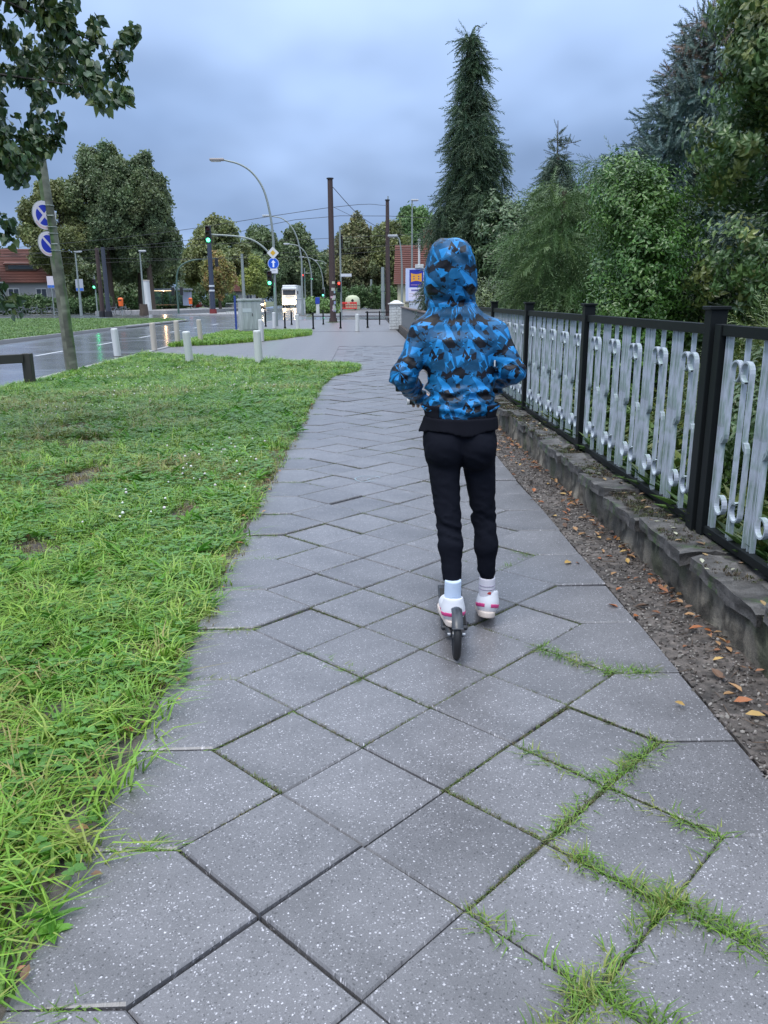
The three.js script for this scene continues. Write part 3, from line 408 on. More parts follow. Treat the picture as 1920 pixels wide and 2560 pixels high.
const nootka = weeper('weeping_cypress', 'tall dark green weeping cypress with a bent tip, the highest conifer', [3.5, 0.1, -26], 8.9, (u) => Math.min(1.36 + u * 0.2, 1.85 * Math.pow(1 - u, 1.1) * (1 + 0.16 * Math.sin(u * 21)) + 0.015), [[0.04, 0.072, 0.036], [0.055, 0.088, 0.042], [0.034, 0.062, 0.034]], 56, sprays, 1.0, [-0.3, 0]);
part('leader', tube([[-0.28, 8.5, 0], [-0.24, 8.75, 0], [-0.1, 8.95, 0], [0.02, 8.9, 0]], 0.035, 12, 6, 0.4), std(C(0.035, 0.06, 0.04), 0.9), nootka);
const wc2 = weeper('weeping_cypress', 'shorter grey green weeping conifer with a thin bare leader behind the garden bushes', [7.3, 0.1, -32], 6.6, (u) => 2.1 * Math.pow(1 - u, 0.85) + 0.06, [[0.045, 0.075, 0.048], [0.055, 0.085, 0.052]], 34, sprays, 1.15, [0, 0]);
part('leader', merge([rod([0, 6.2, 0], [-0.05, 7.6, 0], 0.035, 0.012), rod([-0.02, 6.75, 0], [0.75, 6.9, 0], 0.02, 0.008), rod([-0.02, 6.9, 0], [-0.4, 7.0, 0], 0.016, 0.006)]), M.bark, wc2); crown(wc2, brush, lmDull, [{ c: V(-0.02, 6.5, 0), r: V(0.3, 0.4, 0.3), n: 60 }, { c: V(-0.03, 7.0, 0), r: V(0.12, 0.4, 0.12), n: 26 }, { c: V(0.35, 6.85, 0), r: V(0.35, 0.06, 0.08), n: 16 }], [[0.045, 0.07, 0.05]], 0.9, V(0, 0.3, 0), 'leader_needles');
weeper('weeping_juniper', 'light olive weeping juniper drooping behind the fence', [2.95, 0.15, -12.4], 2.85, (u) => 0.82 * Math.pow(Math.sin(Math.PI * clamp(u * 0.75 + 0.22, 0, 1)), 0.7), [[0.065, 0.115, 0.04], [0.055, 0.1, 0.036], [0.08, 0.13, 0.045]], 46, lacy, 0.95);
weeper('weeping_juniper', 'taller dark olive weeping juniper between the light one and the blue spruce', [4.05, 0.15, -13.9], 3.4, (u) => 1.05 * Math.pow(Math.sin(Math.PI * clamp(u * 0.7 + 0.25, 0, 1)), 0.7), [[0.05, 0.09, 0.034], [0.042, 0.078, 0.03], [0.06, 0.1, 0.036]], 44, lacy, 0.95);
{
  const t = thing('leafy_shrub', 'slender fresh green shrub just behind the fence in front of the junipers', 'shrub', [2.95, 0.2, -8.9]);
  const cl = [...ellClumps(40, [0, 1.35, 0], [0.42, 1.2, 0.45], [0.22, 0.24, 0.22], 60, 0.5)]; part('stem', tube([[0, -0.1, 0], [0.05, 1, 0], [0, 2.2, 0.05]], 0.035, 12, 7, 0.4), M.bark, t); limbs(t, [0, 1.1, 0], cl, 0.012); crown(t, sprSmall, lm, cl, [[0.06, 0.14, 0.022], [0.08, 0.165, 0.03], [0.05, 0.12, 0.02]], 0.95, V(0, 0.35, 0.1), 'crown', 0.22, 1.4);
}
function shrub(label, pos, r, cols, n, geos = sprSmall, size = 1, group) { const t = thing('garden_shrub', label, 'shrub', pos, 0, group); const cl = ellClumps(n, [0, r[1] * 0.95, 0], r.map((x) => x * 0.78), r.map((x) => x * 0.34), 58, 0.5); part('stem', tube([[0, -0.1, 0], [0.04, r[1] * 0.5, 0], [0, r[1] * 1.3, 0]], 0.03, 8, 6, 0.4), M.bark, t); limbs(t, [0, r[1] * 0.6, 0], cl, 0.012); crown(t, geos, lm, cl, cols, size, V(0, 0.3, 0.1), 'crown', 0.22, 1.3); return t; }
const dg = [[0.04, 0.08, 0.022], [0.055, 0.1, 0.028]], og = [[0.07, 0.11, 0.03], [0.09, 0.13, 0.035]], yg = [[0.09, 0.135, 0.03], [0.07, 0.11, 0.026], [0.13, 0.16, 0.03]];
shrub('rounded olive shrub behind the fence below the tall cypress', [2.55, 0.2, -16.5], [0.75, 0.75, 0.9], og, 26);
shrub('dark low shrub behind the fence under the light juniper', [3.1, 0.2, -11.2], [0.8, 0.55, 0.9], dg, 22);
shrub('dark shrub behind the fence under the slender fresh green shrub', [3.7, 0.2, -9.6], [0.7, 0.85, 0.8], dg, 26);
shrub('feathery yellow green bush behind the fence under the broad-leaved bush', [3.15, 0.2, -6.3], [0.6, 0.5, 0.85], yg, 24, lacy, 0.6);
shrub('dark ground shrub filling the gap behind the double fence post', [2.7, 0.2, -4.6], [0.55, 0.38, 0.9], dg, 18);
shrub('low mixed shrub at the foot of the fence beside the open scrollwork', [2.45, 0.2, -2.9], [0.42, 0.3, 0.9], og, 16);
shrub('broad-leaved climber clinging to the right side of the tall cypress', [4.35, 1.6, -24.7], [0.85, 1.35, 0.6], [[0.07, 0.12, 0.05], [0.09, 0.14, 0.06]], 26, sprBroadA, 1.5);
shrub('dark evergreen shrub below the shorter weeping conifer', [6.2, 0.2, -22], [1.7, 1.7, 1.5], dg, 40, sprBroadA, 1.4);
shrub('dark evergreen shrub in the back of the garden beside the spruce', [8.2, 0.2, -18], [2.2, 1.9, 1.5], dg, 44, sprBroadA, 1.4);
shrub('tall dark evergreen shrub in the garden right of the broad-leaved bush', [8.6, 0.2, -10], [2.3, 2.4, 2.0], dg, 60, sprBroadA, 1.3);

{ // street tree whose branches reach in from the left
  const t = thing('linden_tree', 'linden branches with large dark heart-shaped leaves hanging over the leaning sign post', 'tree', [-6.6, 0, -9.0]);
  part('trunk', tube([[0, -0.1, 0], [0.05, 1.4, 0], [0, 3, 0.05], [0.1, 5.6, 0]], 0.17, 16, 10, 0.6), M.bark, t);
  const t1 = tri(); { const d = V(0, 1, 0), P = (x, y, z) => [x, y, z]; const o = [[0, 0, 0], [-0.03, -0.012, 0.004], [-0.05, 0.012, 0.008], [-0.046, 0.045, 0.006], [-0.022, 0.085, -0.004], [0, 0.115, -0.016], [0.022, 0.085, -0.004], [0.046, 0.045, 0.006], [0.05, 0.012, 0.008], [0.03, -0.012, 0.004]], m = [0, 0.05, -0.004]; for (let i = 0; i < o.length; i++) t1.f(m, o[i], o[(i + 1) % o.length]); }
  const leafG = t1.geo(), list = [], tw = [];
  // branch lines relative to the trunk: [start, middle, end], leaves per branch, spread
  const B = [[[0.1, 4.4, 0], [2.2, 3.6, 0.9], [4.45, 3.15, 1.4], 250, 0.3], [[0.1, 4.7, 0], [2.6, 4.3, 0.8], [4.5, 3.5, 1.2], 300, 0.34], [[0.1, 5.2, 0], [2.4, 4.7, 0.6], [4.1, 4.2, 1.0], 340, 0.38], [[0.05, 4.0, 0], [1.8, 3.4, 1.0], [3.7, 2.75, 1.4], 330, 0.32], [[0.05, 3.6, 0], [1.9, 3.1, 1.1], [3.75, 2.55, 1.5], 260, 0.26], [[0.05, 3.0, 0], [1.5, 2.6, 1.0], [3.45, 1.95, 1.4], 180, 0.22], [[0.05, 2.7, 0], [1.4, 2.1, 1.1], [3.3, 1.55, 1.4], 130, 0.19], [[0.1, 5.6, 0], [2.0, 5.4, 1.0], [3.9, 4.9, 1.5], 260, 0.4], [[0.1, 5.0, 0], [1.6, 4.3, 1.4], [3.3, 3.7, 1.8], 300, 0.4], [[0.05, 2.9, 0], [1.6, 2.5, 1.0], [2.95, 1.75, 1.6], 260, 0.28], [[0.05, 3.4, 0], [1.5, 3.0, 1.2], [3.1, 2.4, 1.8], 320, 0.32], [[0.05, 3.9, 0], [1.5, 3.4, -0.4], [3.4, 3.0, -0.2], 220, 0.36], [[0.05, 4.6, 0], [1.5, 4.4, -0.5], [3.5, 3.75, -0.3], 220, 0.36]];
  for (const [a, b, c, n0, sp] of B) { const n = Math.round(n0 * 6.5);
    tw.push(tube([a, b, c], 0.026, 14, 5, 0.18)); const cv = new THREE.CatmullRomCurve3([V(...a), V(...b), V(...c)]);
    const subs = Array.from({ length: 26 }, (_, i) => { const u = 0.3 + 0.7 * (i / 25), p = cv.getPoint(u), e = p.clone().add(V(R(-0.05, 0.5), R(-0.8, 0.45), R(-0.9, 0.9)).multiplyScalar(sp * 1.7)); tw.push(rod(p.toArray(), e.toArray(), 0.006, 0.002, 4)); return [p, e]; });
    for (let i = 0; i < n; i++) { const [p, e] = subs[Math.floor(rnd() * subs.length)], q = p.clone().lerp(e, R(0.1, 1.05)).add(ball().multiplyScalar(0.09)); const dir = V(R(-0.5, 0.6), R(-1.2, 0.05), R(-0.6, 0.6)); list.push({ p: q, q: orient(dir), s: R(0.42, 0.8), c: pick([[0.05, 0.1, 0.04], [0.06, 0.12, 0.045], [0.04, 0.08, 0.035], [0.1, 0.14, 0.035]], 0.2) }); }
  }
  part('branches', merge(tw), std(C(0.03, 0.026, 0.024), 0.8), t); instanced('crown', leafG, lm, list, t);
}
function farTree(label, pos, h, r, base, cols, n, per, size = 1, name = 'street_tree', group) {
  const t = thing(name, label, 'tree', pos, R(0, 6), group); trunk(t, h * 0.6, 0.1 + h * 0.018, [R(-0.3, 0.3), R(-0.3, 0.3)]);
  const c = (h + base) / 2, cl = ellClumps(Math.round(n * 1.3), [0, c, 0], [r * 0.86, (h - base) * 0.44, r * 0.86], [r * 0.22, (h - base) * 0.085, r * 0.22], per * 0.8, 0.6); for (const k of cl) { const f = 1.1 - 0.45 * sstep(c - (h - base) * 0.15, h, k.c.y); k.c.x *= f; k.c.z *= f; k.r.x *= f; k.r.z *= f; } limbs(t, [0, h * 0.5, 0], cl, 0.05 + h * 0.004); crown(t, puffs, lmFar, cl, cols, size, V(0, -0.2, 0), 'crown', 0.22, 2.6); return t;
}
const lin = [[0.05, 0.075, 0.03], [0.065, 0.085, 0.032], [0.045, 0.065, 0.028]], mid = [[0.055, 0.08, 0.032], [0.07, 0.095, 0.036]], olive = [[0.09, 0.1, 0.03], [0.07, 0.085, 0.03]];
farTree('tallest dark linden of the clump across the junction', [-32.0, 0, -106], 21, 4.6, 4.6, lin, 52, 74);
farTree('second linden of the clump, with a separate pointed top', [-26.6, 0, -105], 18.6, 3.9, 4.2, lin, 46, 70);
farTree('broad olive tinged linden on the left flank of the clump', [-37.4, 0, -104], 16, 4.2, 4.4, olive, 38, 66);
farTree('dark lower tree squeezed between the two tallest lindens', [-29.4, 0, -110], 15, 4.8, 3.4, lin, 40, 66);
farTree('wide olive green tree beyond the bus shelter', [-26.5, 0, -150], 16, 6.0, 2, olive, 44, 66, 1.5);
farTree('rounded grey green tree beyond the arched signal mast', [-19.5, 0, -158], 14.6, 5.5, 2, mid, 44, 66, 1.5);
farTree('dark tree behind the row of far street lamps', [-12.8, 0, -162], 14.8, 4.8, 1.5, lin, 44, 66, 1.5);
farTree('small dark tree right of the far street lamps', [-7, 0, -168], 10.5, 4.2, 1, lin, 36, 60, 1.5);
farTree('yellowing young tree beside the dark tram pole', [-18.6, 0, -108], 7.2, 1.9, 1.6, [[0.13, 0.12, 0.03], [0.1, 0.11, 0.03], [0.15, 0.1, 0.035]], 26, 42, 0.9);
farTree('bright green young tree behind the round blue sign', [-14.4, 0, -112], 7.0, 1.8, 1.8, [[0.12, 0.14, 0.03], [0.1, 0.13, 0.03]], 26, 42, 0.9);
farTree('brownish green tree standing right of the brown tram pole', [-0.6, 0, -126], 13.4, 4.2, 0.8, [[0.08, 0.075, 0.03], [0.075, 0.085, 0.03], [0.06, 0.07, 0.028]], 54, 66, 1.3);
farTree('yellow green tree behind the second brown tram pole', [3.6, 0, -124], 13.0, 3.4, 0.8, olive, 44, 62, 1.3);
farTree('dark domed tree behind the red roofed house', [9.5, 0, -150], 17.2, 5.4, 2, dg, 46, 66, 1.5);
farTree('dark tree beside the chimney of the red roofed house', [17, 0, -120], 13, 5, 1, dg, 44, 66, 1.3);
{ const t = new THREE.Group(); t.name = 'distant_wood'; t.userData.kind = 'stuff'; scene.add(t); const cl = []; for (let i = 0; i < 190; i++) { const x = R(-150, 130), z = -200 - R(0, 26) + Math.abs(x) * 0.25; cl.push({ c: V(x, R(1, 7), z), r: V(4, 2.8, 3), n: 60 }); } for (let i = 0; i < 60; i++) cl.push({ c: V(R(-80, -30), R(0.5, 7.5), R(-142, -128)), r: V(2.6, 2, 2), n: 64 }); crown(t, puffs, lmFar, cl, lin, 1.6, V(0, 0, 0), 'foliage', 0.22, 2.2); }
function hedge(label, a, b, h, d, cols) { const t = thing('hedge', label, 'hedge', [(a[0] + b[0]) / 2, 0, (a[1] + b[1]) / 2]); const cl = [], n = Math.ceil(Math.hypot(b[0] - a[0], b[1] - a[1]) / 0.9); for (let i = 0; i < n * 2; i++) { const u = R(-0.5, 0.5); cl.push({ c: V((b[0] - a[0]) * u, R(0.25, 0.75) * h, (b[1] - a[1]) * u + R(-0.3, 0.3) * d), r: V(0.9, h * 0.3, d * 0.4), n: 40 }); } crown(t, puffs, lmDull, cl, cols, 0.7, V(0, 0, 0), 'foliage'); }
hedge('dark clipped hedge behind the bus shelter', [-36, -128], [-22, -140], 2.6, 1.6, dg);
hedge('dark hedge below the brownish tree at the end of the side street', [-3.5, -114], [9, -112], 3.0, 2, dg);
hedge('round light green bushes on the corner beyond the side street', [-6.4, -92], [-3.4, -84], 1.3, 2, [[0.09, 0.15, 0.035], [0.07, 0.12, 0.03]]);
hedge('dark hedge behind the parked bicycles', [-46, -97], [-29, -96], 1.9, 1.5, dg);

// ---------------------------------------------------------------- the rider
function surfNet(sdf, lo, hi, cell) { // naive surface nets over a box
  const nx = Math.ceil((hi[0] - lo[0]) / cell) + 1, ny = Math.ceil((hi[1] - lo[1]) / cell) + 1, nz = Math.ceil((hi[2] - lo[2]) / cell) + 1, F = new Float32Array(nx * ny * nz);
  const id = (i, j, k) => (k * ny + j) * nx + i;
  for (let k = 0; k < nz; k++) for (let j = 0; j < ny; j++) for (let i = 0; i < nx; i++) F[id(i, j, k)] = sdf(lo[0] + i * cell, lo[1] + j * cell, lo[2] + k * cell);
  const vi = new Int32Array(nx * ny * nz).fill(-1), pos = [], idx = [];
  const E = [[0, 1], [0, 2], [0, 4], [1, 3], [1, 5], [2, 3], [2, 6], [3, 7], [4, 5], [4, 6], [5, 7], [6, 7]], off = [0, 1, nx, nx + 1, nx * ny, nx * ny + 1, nx * ny + nx, nx * ny + nx + 1];
  for (let k = 0; k < nz - 1; k++) for (let j = 0; j < ny - 1; j++) for (let i = 0; i < nx - 1; i++) {
    const b = id(i, j, k); let m = 0; for (let c = 0; c < 8; c++) if (F[b + off[c]] < 0) m |= 1 << c; if (m === 0 || m === 255) continue;
    let x = 0, y = 0, z = 0, n = 0; for (const [a, c] of E) { const fa = F[b + off[a]], fc = F[b + off[c]]; if (fa < 0 === fc < 0) continue; const t = fa / (fa - fc); x += mixf(a & 1, c & 1, t); y += mixf((a >> 1) & 1, (c >> 1) & 1, t); z += mixf(a >> 2, c >> 2, t); n++; }
    vi[b] = pos.length / 3; pos.push(lo[0] + (i + x / n) * cell, lo[1] + (j + y / n) * cell, lo[2] + (k + z / n) * cell);
  }
  const S = [1, nx, nx * ny];
  for (let k = 1; k < nz - 1; k++) for (let j = 1; j < ny - 1; j++) for (let i = 1; i < nx - 1; i++) {
    const b = id(i, j, k), f0 = F[b] < 0;
    for (let ax = 0; ax < 3; ax++) { if (F[b + S[ax]] < 0 === f0) continue; const u = S[(ax + 1) % 3], v = S[(ax + 2) % 3], q = [vi[b], vi[b - u], vi[b - u - v], vi[b - v]]; if (q.some((e) => e < 0)) continue; f0 ? idx.push(q[0], q[1], q[2], q[0], q[2], q[3]) : idx.push(q[0], q[2], q[1], q[0], q[3], q[2]); }
  }
  const g = new THREE.BufferGeometry(); g.setAttribute('position', new THREE.Float32BufferAttribute(pos, 3)); g.setIndex(idx); g.computeVertexNormals(); return g;
}
const smin = (a, b, k) => { const h = clamp(0.5 + 0.5 * (b - a) / k, 0, 1); return mixf(b, a, h) - k * h * (1 - h); };
const smax = (a, b, k) => -smin(-a, -b, k);
function cap(px, py, pz, a, b, r1, r2) { const bx = b[0] - a[0], by = b[1] - a[1], bz = b[2] - a[2], qx = px - a[0], qy = py - a[1], qz = pz - a[2], t = clamp((qx * bx + qy * by + qz * bz) / (bx * bx + by * by + bz * bz), 0, 1); return Math.hypot(qx - bx * t, qy - by * t, qz - bz * t) - mixf(r1, r2, t); }
const ell = (x, y, z, c, r) => { const a = (x - c[0]) / r[0], b = (y - c[1]) / r[1], d = (z - c[2]) / r[2], k = Math.hypot(a, b, d); return (k - 1) * Math.min(r[0], r[1], r[2]); };
const lerpTab = (tab, y) => { if (y <= tab[0][0]) return tab[0].slice(1); for (let i = 1; i < tab.length; i++) if (y < tab[i][0]) { const a = tab[i - 1], b = tab[i], t = sstep(a[0], b[0], y); return a.slice(1).map((v, k) => mixf(v, b[k + 1], t)); } return tab[tab.length - 1].slice(1); };
{
  const rider = thing('person', 'person in blue and black patterned hooded jacket and black leggings riding a scooter', 'person', [0, 0, 0]);
  const J = { hipL: [0.33, 0.83, -3.39], hipR: [0.48, 0.83, -3.39], knL: [0.352, 0.5, -3.29], knR: [0.516, 0.49, -3.37], anL: [0.364, 0.19, -3.185], anR: [0.534, 0.155, -3.345], shL: [0.262, 1.275, -3.465], shR: [0.545, 1.268, -3.465], elL: [0.166, 1.098, -3.42], elR: [0.626, 1.118, -3.42], wrL: [0.25, 0.99, -3.66], wrR: [0.535, 0.992, -3.67] };
  // torso outline: height, centre x, centre z, half width, half depth
  const torso = [[0.86, 0.404, -3.395, 0.146, 0.105], [0.925, 0.408, -3.4, 0.14, 0.1], [0.95, 0.409, -3.405, 0.147, 0.105], [0.982, 0.41, -3.41, 0.158, 0.116], [1.02, 0.41, -3.415, 0.148, 0.108], [1.08, 0.408, -3.425, 0.146, 0.106], [1.16, 0.404, -3.44, 0.153, 0.112], [1.24, 0.4, -3.455, 0.162, 0.112], [1.3, 0.398, -3.468, 0.14, 0.1], [1.345, 0.388, -3.475, 0.118, 0.092], [1.39, 0.376, -3.48, 0.1, 0.085]];
  const tor = (x, y, z, o = 0) => { const [cx, cz, a, b] = lerpTab(torso, y), A = a + o, B = b + o; return (Math.hypot((x - cx) / A, (z - cz) / B) - 1) * Math.min(A, B); };
  const head = (x, y, z) => smin(ell(x, y, z, [0.368, 1.535, -3.515], [0.074, 0.098, 0.09]), cap(x, y, z, [0.372, 1.4, -3.49], [0.37, 1.46, -3.5], 0.05, 0.048), 0.03);
  // ---- body: skin, one continuous figure (mostly hidden under the clothes)
  const bodyS = (x, y, z) => {
    let d = Math.max(tor(x, y, z, -0.022), y - 1.37, 0.86 - y); d = smin(d, head(x, y, z), 0.03);
    d = smin(d, cap(x, y, z, [0.3, 1.265, -3.465], J.shL, 0.03, 0.036), 0.04); d = smin(d, cap(x, y, z, [0.5, 1.265, -3.465], J.shR, 0.03, 0.036), 0.04);
    d = smin(d, cap(x, y, z, J.shL, J.elL, 0.036, 0.028), 0.02); d = smin(d, cap(x, y, z, J.shR, J.elR, 0.036, 0.028), 0.02);
    d = smin(d, cap(x, y, z, J.elL, J.wrL, 0.028, 0.021), 0.015); d = smin(d, cap(x, y, z, J.elR, J.wrR, 0.028, 0.021), 0.015);
    d = smin(d, ell(x, y, z, [0.405, 0.84, -3.39], [0.13, 0.09, 0.085]), 0.04);
    d = smin(d, cap(x, y, z, J.hipL, J.knL, 0.06, 0.032), 0.02); d = smin(d, cap(x, y, z, J.hipR, J.knR, 0.06, 0.032), 0.02);
    d = smin(d, cap(x, y, z, J.knL, J.anL, 0.032, 0.022), 0.01); d = smin(d, cap(x, y, z, J.knR, J.anR, 0.032, 0.022), 0.01);
    return d;
  };
  const faceS = (x, y, z) => { let d = head(x, y, z); d = smin(d, cap(x, y, z, [0.368, 1.54, -3.598], [0.368, 1.512, -3.618], 0.008, 0.012), 0.012); d = smin(d, ell(x, y, z, [0.368, 1.47, -3.575], [0.035, 0.025, 0.03]), 0.02); for (const s of [-1, 1]) { d = -smin(-d, ell(x, y, z, [0.368 + s * 0.031, 1.543, -3.605], [0.015, 0.01, 0.012]), 0.01); d = smin(d, ell(x, y, z, [0.368 + s * 0.075, 1.525, -3.505], [0.009, 0.028, 0.018]), 0.006); } return Math.max(d, 1.41 - y); };
  const grip = [0.952, -3.765];
  const handS = (s, wr, hx) => (x, y, z) => {
    let d = cap(x, y, z, wr, [hx, 0.978, -3.715], 0.021, 0.02); d = smin(d, ell(x, y, z, [hx, 0.98, -3.728], [0.04, 0.017, 0.034]), 0.012);
    for (let i = 0; i < 4; i++) { const fx = hx - 0.032 + i * 0.0215, r = [0.0078, 0.0086, 0.0085, 0.0075][s > 0 ? 3 - i : i], e = [0.95, 1.02, 1, 0.9][i]; const k = [[fx, 0.98, -3.745], [fx, grip[0] + 0.026, grip[1] - 0.016 * e], [fx, grip[0] - 0.006, grip[1] - 0.028], [fx, grip[0] - 0.024, grip[1] - 0.004]]; for (let q = 0; q < 3; q++) d = smin(d, cap(x, y, z, k[q], k[q + 1], r, r * 0.93), 0.004); }
    const tx = hx + s * 0.032; d = smin(d, cap(x, y, z, [tx, 0.972, -3.72], [tx + s * 0.014, 0.945, -3.742], 0.0105, 0.0095), 0.008); d = smin(d, cap(x, y, z, [tx + s * 0.014, 0.945, -3.742], [tx + s * 0.008, 0.926, -3.765], 0.0095, 0.0085), 0.004); return d;
  };
  const skin = std(C(0.5, 0.31, 0.23), 0.55);
  const HL = 0.262, HR = 0.52;
  part('body', merge([surfNet(bodyS, [0.1, 0.12, -3.68], [0.7, 1.66, -3.1], 0.012), surfNet(faceS, [0.26, 1.4, -3.66], [0.48, 1.66, -3.4], 0.005), surfNet(handS(1, J.wrL, HL), [0.19, 0.9, -3.82], [0.34, 1.03, -3.64], 0.0035), surfNet(handS(-1, J.wrR, HR), [0.44, 0.9, -3.82], [0.6, 1.03, -3.64], 0.0035)]), skin, rider);
  part('hair', surfNet((x, y, z) => Math.max(ell(x, y, z, [0.368, 1.54, -3.508], [0.081, 0.1, 0.095]), 1.5 - y - (z + 3.5) * 0.9, (-3.575 - z) + (1.6 - y) * 0.4), [0.26, 1.4, -3.64], [0.48, 1.66, -3.38], 0.006), std(C(0.05, 0.03, 0.02), 0.6), rider);

  // ---- jacket cloth print: overlapping shards
  const cv = document.createElement('canvas'); cv.width = 512; cv.height = 640; const g2 = cv.getContext('2d'); g2.fillStyle = '#114b73'; g2.fillRect(0, 0, 512, 640);
  const poly = (col, pts) => { g2.fillStyle = col; for (const ox of [-512, 0, 512]) for (const oy of [-640, 0, 640]) { g2.beginPath(); pts.forEach(([x, y], i) => (i ? g2.lineTo(x + ox, y + oy) : g2.moveTo(x + ox, y + oy))); g2.closePath(); g2.fill(); } };
  const lt = '#2180c2', md = '#155d8c', tl = '#0e4060', dk = '#080a12', br = '#0e0d16';
  poly(tl, [[0, 300], [180, 250], [330, 330], [240, 430], [60, 420]]); poly(tl, [[330, 20], [512, 60], [500, 170], [380, 200]]); poly(md, [[30, 470], [220, 440], [300, 560], [140, 640], [20, 590]]);
  poly(lt, [[20, 20], [190, 60], [250, 200], [120, 250], [60, 160]]); poly(lt, [[250, 180], [360, 230], [420, 400], [300, 470], [260, 330]]); poly(lt, [[420, 260], [540, 230], [560, 330], [450, 380]]); poly(lt, [[60, 560], [180, 500], [330, 600], [420, 700], [200, 690]]); poly(lt, [[360, 470], [470, 430], [520, 540], [440, 590]]);
  poly(dk, [[190, 60], [330, 20], [400, 90], [512, 150], [300, 160]]); poly(br, [[60, 160], [120, 250], [250, 200], [230, 290], [110, 320], [10, 260]]); poly(dk, [[420, 400], [512, 380], [560, 450], [640, 480], [470, 490], [360, 470]]); poly(br, [[240, 430], [300, 470], [360, 420], [380, 500], [290, 540], [210, 500]]); poly(dk, [[-40, 430], [30, 400], [60, 470], [20, 530], [-30, 520]]); poly(dk, [[430, 600], [490, 580], [500, 640], [440, 640]]);
  poly(md, [[20, 20], [120, 45], [90, 180], [60, 160]]); poly(tl, [[300, 470], [280, 360], [350, 300], [400, 390]]); poly(md, [[250, 180], [300, 205], [330, 320], [262, 330]]); poly(md, [[60, 560], [150, 515], [240, 640], [200, 690]]); poly(tl, [[120, 250], [160, 160], [235, 180], [250, 200]]); poly(md, [[450, 380], [500, 300], [560, 330]]); poly(tl, [[380, 200], [420, 120], [500, 170]]);
  
  { const r = mulberry(77), cs = [dk, tl, md, lt, br, dk, tl]; for (let i = 0; i < 64; i++) { const x = r() * 512, y = r() * 640, a = r() * 6.28, l = 26 + 60 * r(), w = 8 + 26 * r(); poly(cs[i % 7], [[x, y], [x + Math.cos(a) * l, y + Math.sin(a) * l], [x + Math.cos(a + 1.3) * w, y + Math.sin(a + 1.3) * w]]); } }
  g2.strokeStyle = 'rgba(70,130,190,0.4)'; g2.lineWidth = 2; { const r = mulberry(5); for (let i = 0; i < 34; i++) { const x = r() * 512, y = r() * 640; g2.beginPath(); g2.moveTo(x, y); g2.lineTo(x + 60 + 50 * r(), y - 12 - 20 * r()); g2.stroke(); } }
  const print = new THREE.CanvasTexture(cv); print.colorSpace = THREE.SRGBColorSpace; print.wrapS = print.wrapT = THREE.RepeatWrapping; print.magFilter = THREE.LinearFilter;
  const weave = tex(128, 0.02, (u, v, i, j) => gray(128 + (((i >> 2) + (j >> 2)) % 2 ? 40 : -40) + (hash3(i, j, 4) - 0.5) * 60), false);
  const jMat = new THREE.MeshPhysicalMaterial({ map: print, roughness: 0.4, bumpMap: weave, bumpScale: 0.0003, specularIntensity: 0.55 });
  const hoodS = (x, y, z) => { const w = mixf(0.11, 0.092, sstep(1.5, 1.66, y)) + sstep(1.46, 1.38, y) * 0.006, zc = -3.5 - 0.02 * sstep(1.5, 1.4, y); const a = Math.hypot((x - 0.368) / w, (z - zc) / 0.135), yy = (y - 1.505) / (y > 1.505 ? 0.153 : 0.15); let d = (Math.pow(Math.pow(a, 3.2) + Math.pow(Math.abs(yy), 3.2), 1 / 3.2) - 1) * 0.1; return smax(d, -ell(x, y, z, [0.368, 1.52, -3.67], [0.078, 0.115, 0.13]), 0.012); };
  const folds = (x, y, z, s) => { let f = 0; f += (Math.abs(fbm(x * 7 + s, y * 17 - x * 9, z * 7, 3) - 0.5) - 0.12) * 0.055 + (Math.abs(fbm(x * 16 + s, y * 30 + x * 14, z * 16, 3) - 0.5) - 0.1) * 0.03; return f; };
  const sleeve = (x, y, z) => { let d = 9; for (const [sh, el, wr] of [[J.shL, J.elL, J.wrL], [J.shR, J.elR, J.wrR]]) { const a = cap(x, y, z, sh, el, 0.062, 0.056), b = cap(x, y, z, el, wr, 0.054, 0.036); d = Math.min(d, smin(a, b, 0.02)); } return d; };
  const jackS = (x, y, z) => {
    let t = Math.max(tor(x, y, z, 0), y - 1.395); t = smin(t, cap(x, y, z, [0.34, 1.315, -3.47], [0.258, 1.272, -3.465], 0.058, 0.064), 0.04); t = smin(t, cap(x, y, z, [0.43, 1.315, -3.47], [0.552, 1.265, -3.465], 0.058, 0.064), 0.04);
    let d = smin(t, sleeve(x, y, z), 0.022);
    const wristCut = (w, e) => { const dx = w[0] - e[0], dy = w[1] - e[1], dz = w[2] - e[2], l = Math.hypot(dx, dy, dz); return ((x - w[0]) * dx + (y - w[1]) * dy + (z - w[2]) * dz) / l - 0.015; };
    if (z < -3.6 && y < 1.06) d = Math.max(d, x < 0.4 ? wristCut(J.wrL, J.elL) : wristCut(J.wrR, J.elR));
    d = smin(d, hoodS(x, y, z) + (Math.abs(fbm(x * 9, y * 13 + x * 5, z * 9, 3) - 0.5) - 0.1) * 0.03 + 0.004 * (1 - sstep(0.0, 0.06, Math.abs(y - 1.42))) * Math.sin(y * 130 + x * 20), 0.01);
    d = Math.max(d, 0.93 + 0.006 * Math.sin(x * 30) - y);
    if (Math.abs(d) < 0.035) { const el = Math.min(Math.hypot(x - J.elL[0], y - J.elL[1], z - J.elL[2]), Math.hypot(x - J.elR[0], y - J.elR[1], z - J.elR[2])); const near = 1 - sstep(0.03, 0.16, el), waist = 1 - sstep(0.02, 0.1, Math.abs(y - 1.0)); d += folds(x, y, z, 3) * (0.24 + near * 0.45 + waist * 0.6) + near * 0.0022 * Math.sin(y * 170 + x * 60 + fbm(x * 20, y * 20, z * 20, 2) * 8) + waist * 0.005 * Math.sin(y * 150 + fbm(x * 10, y * 10, z * 10, 2) * 9); }
    return d;
  };
  const jg = surfNet(jackS, [0.06, 0.9, -3.74], [0.74, 1.68, -3.27], 0.0075);
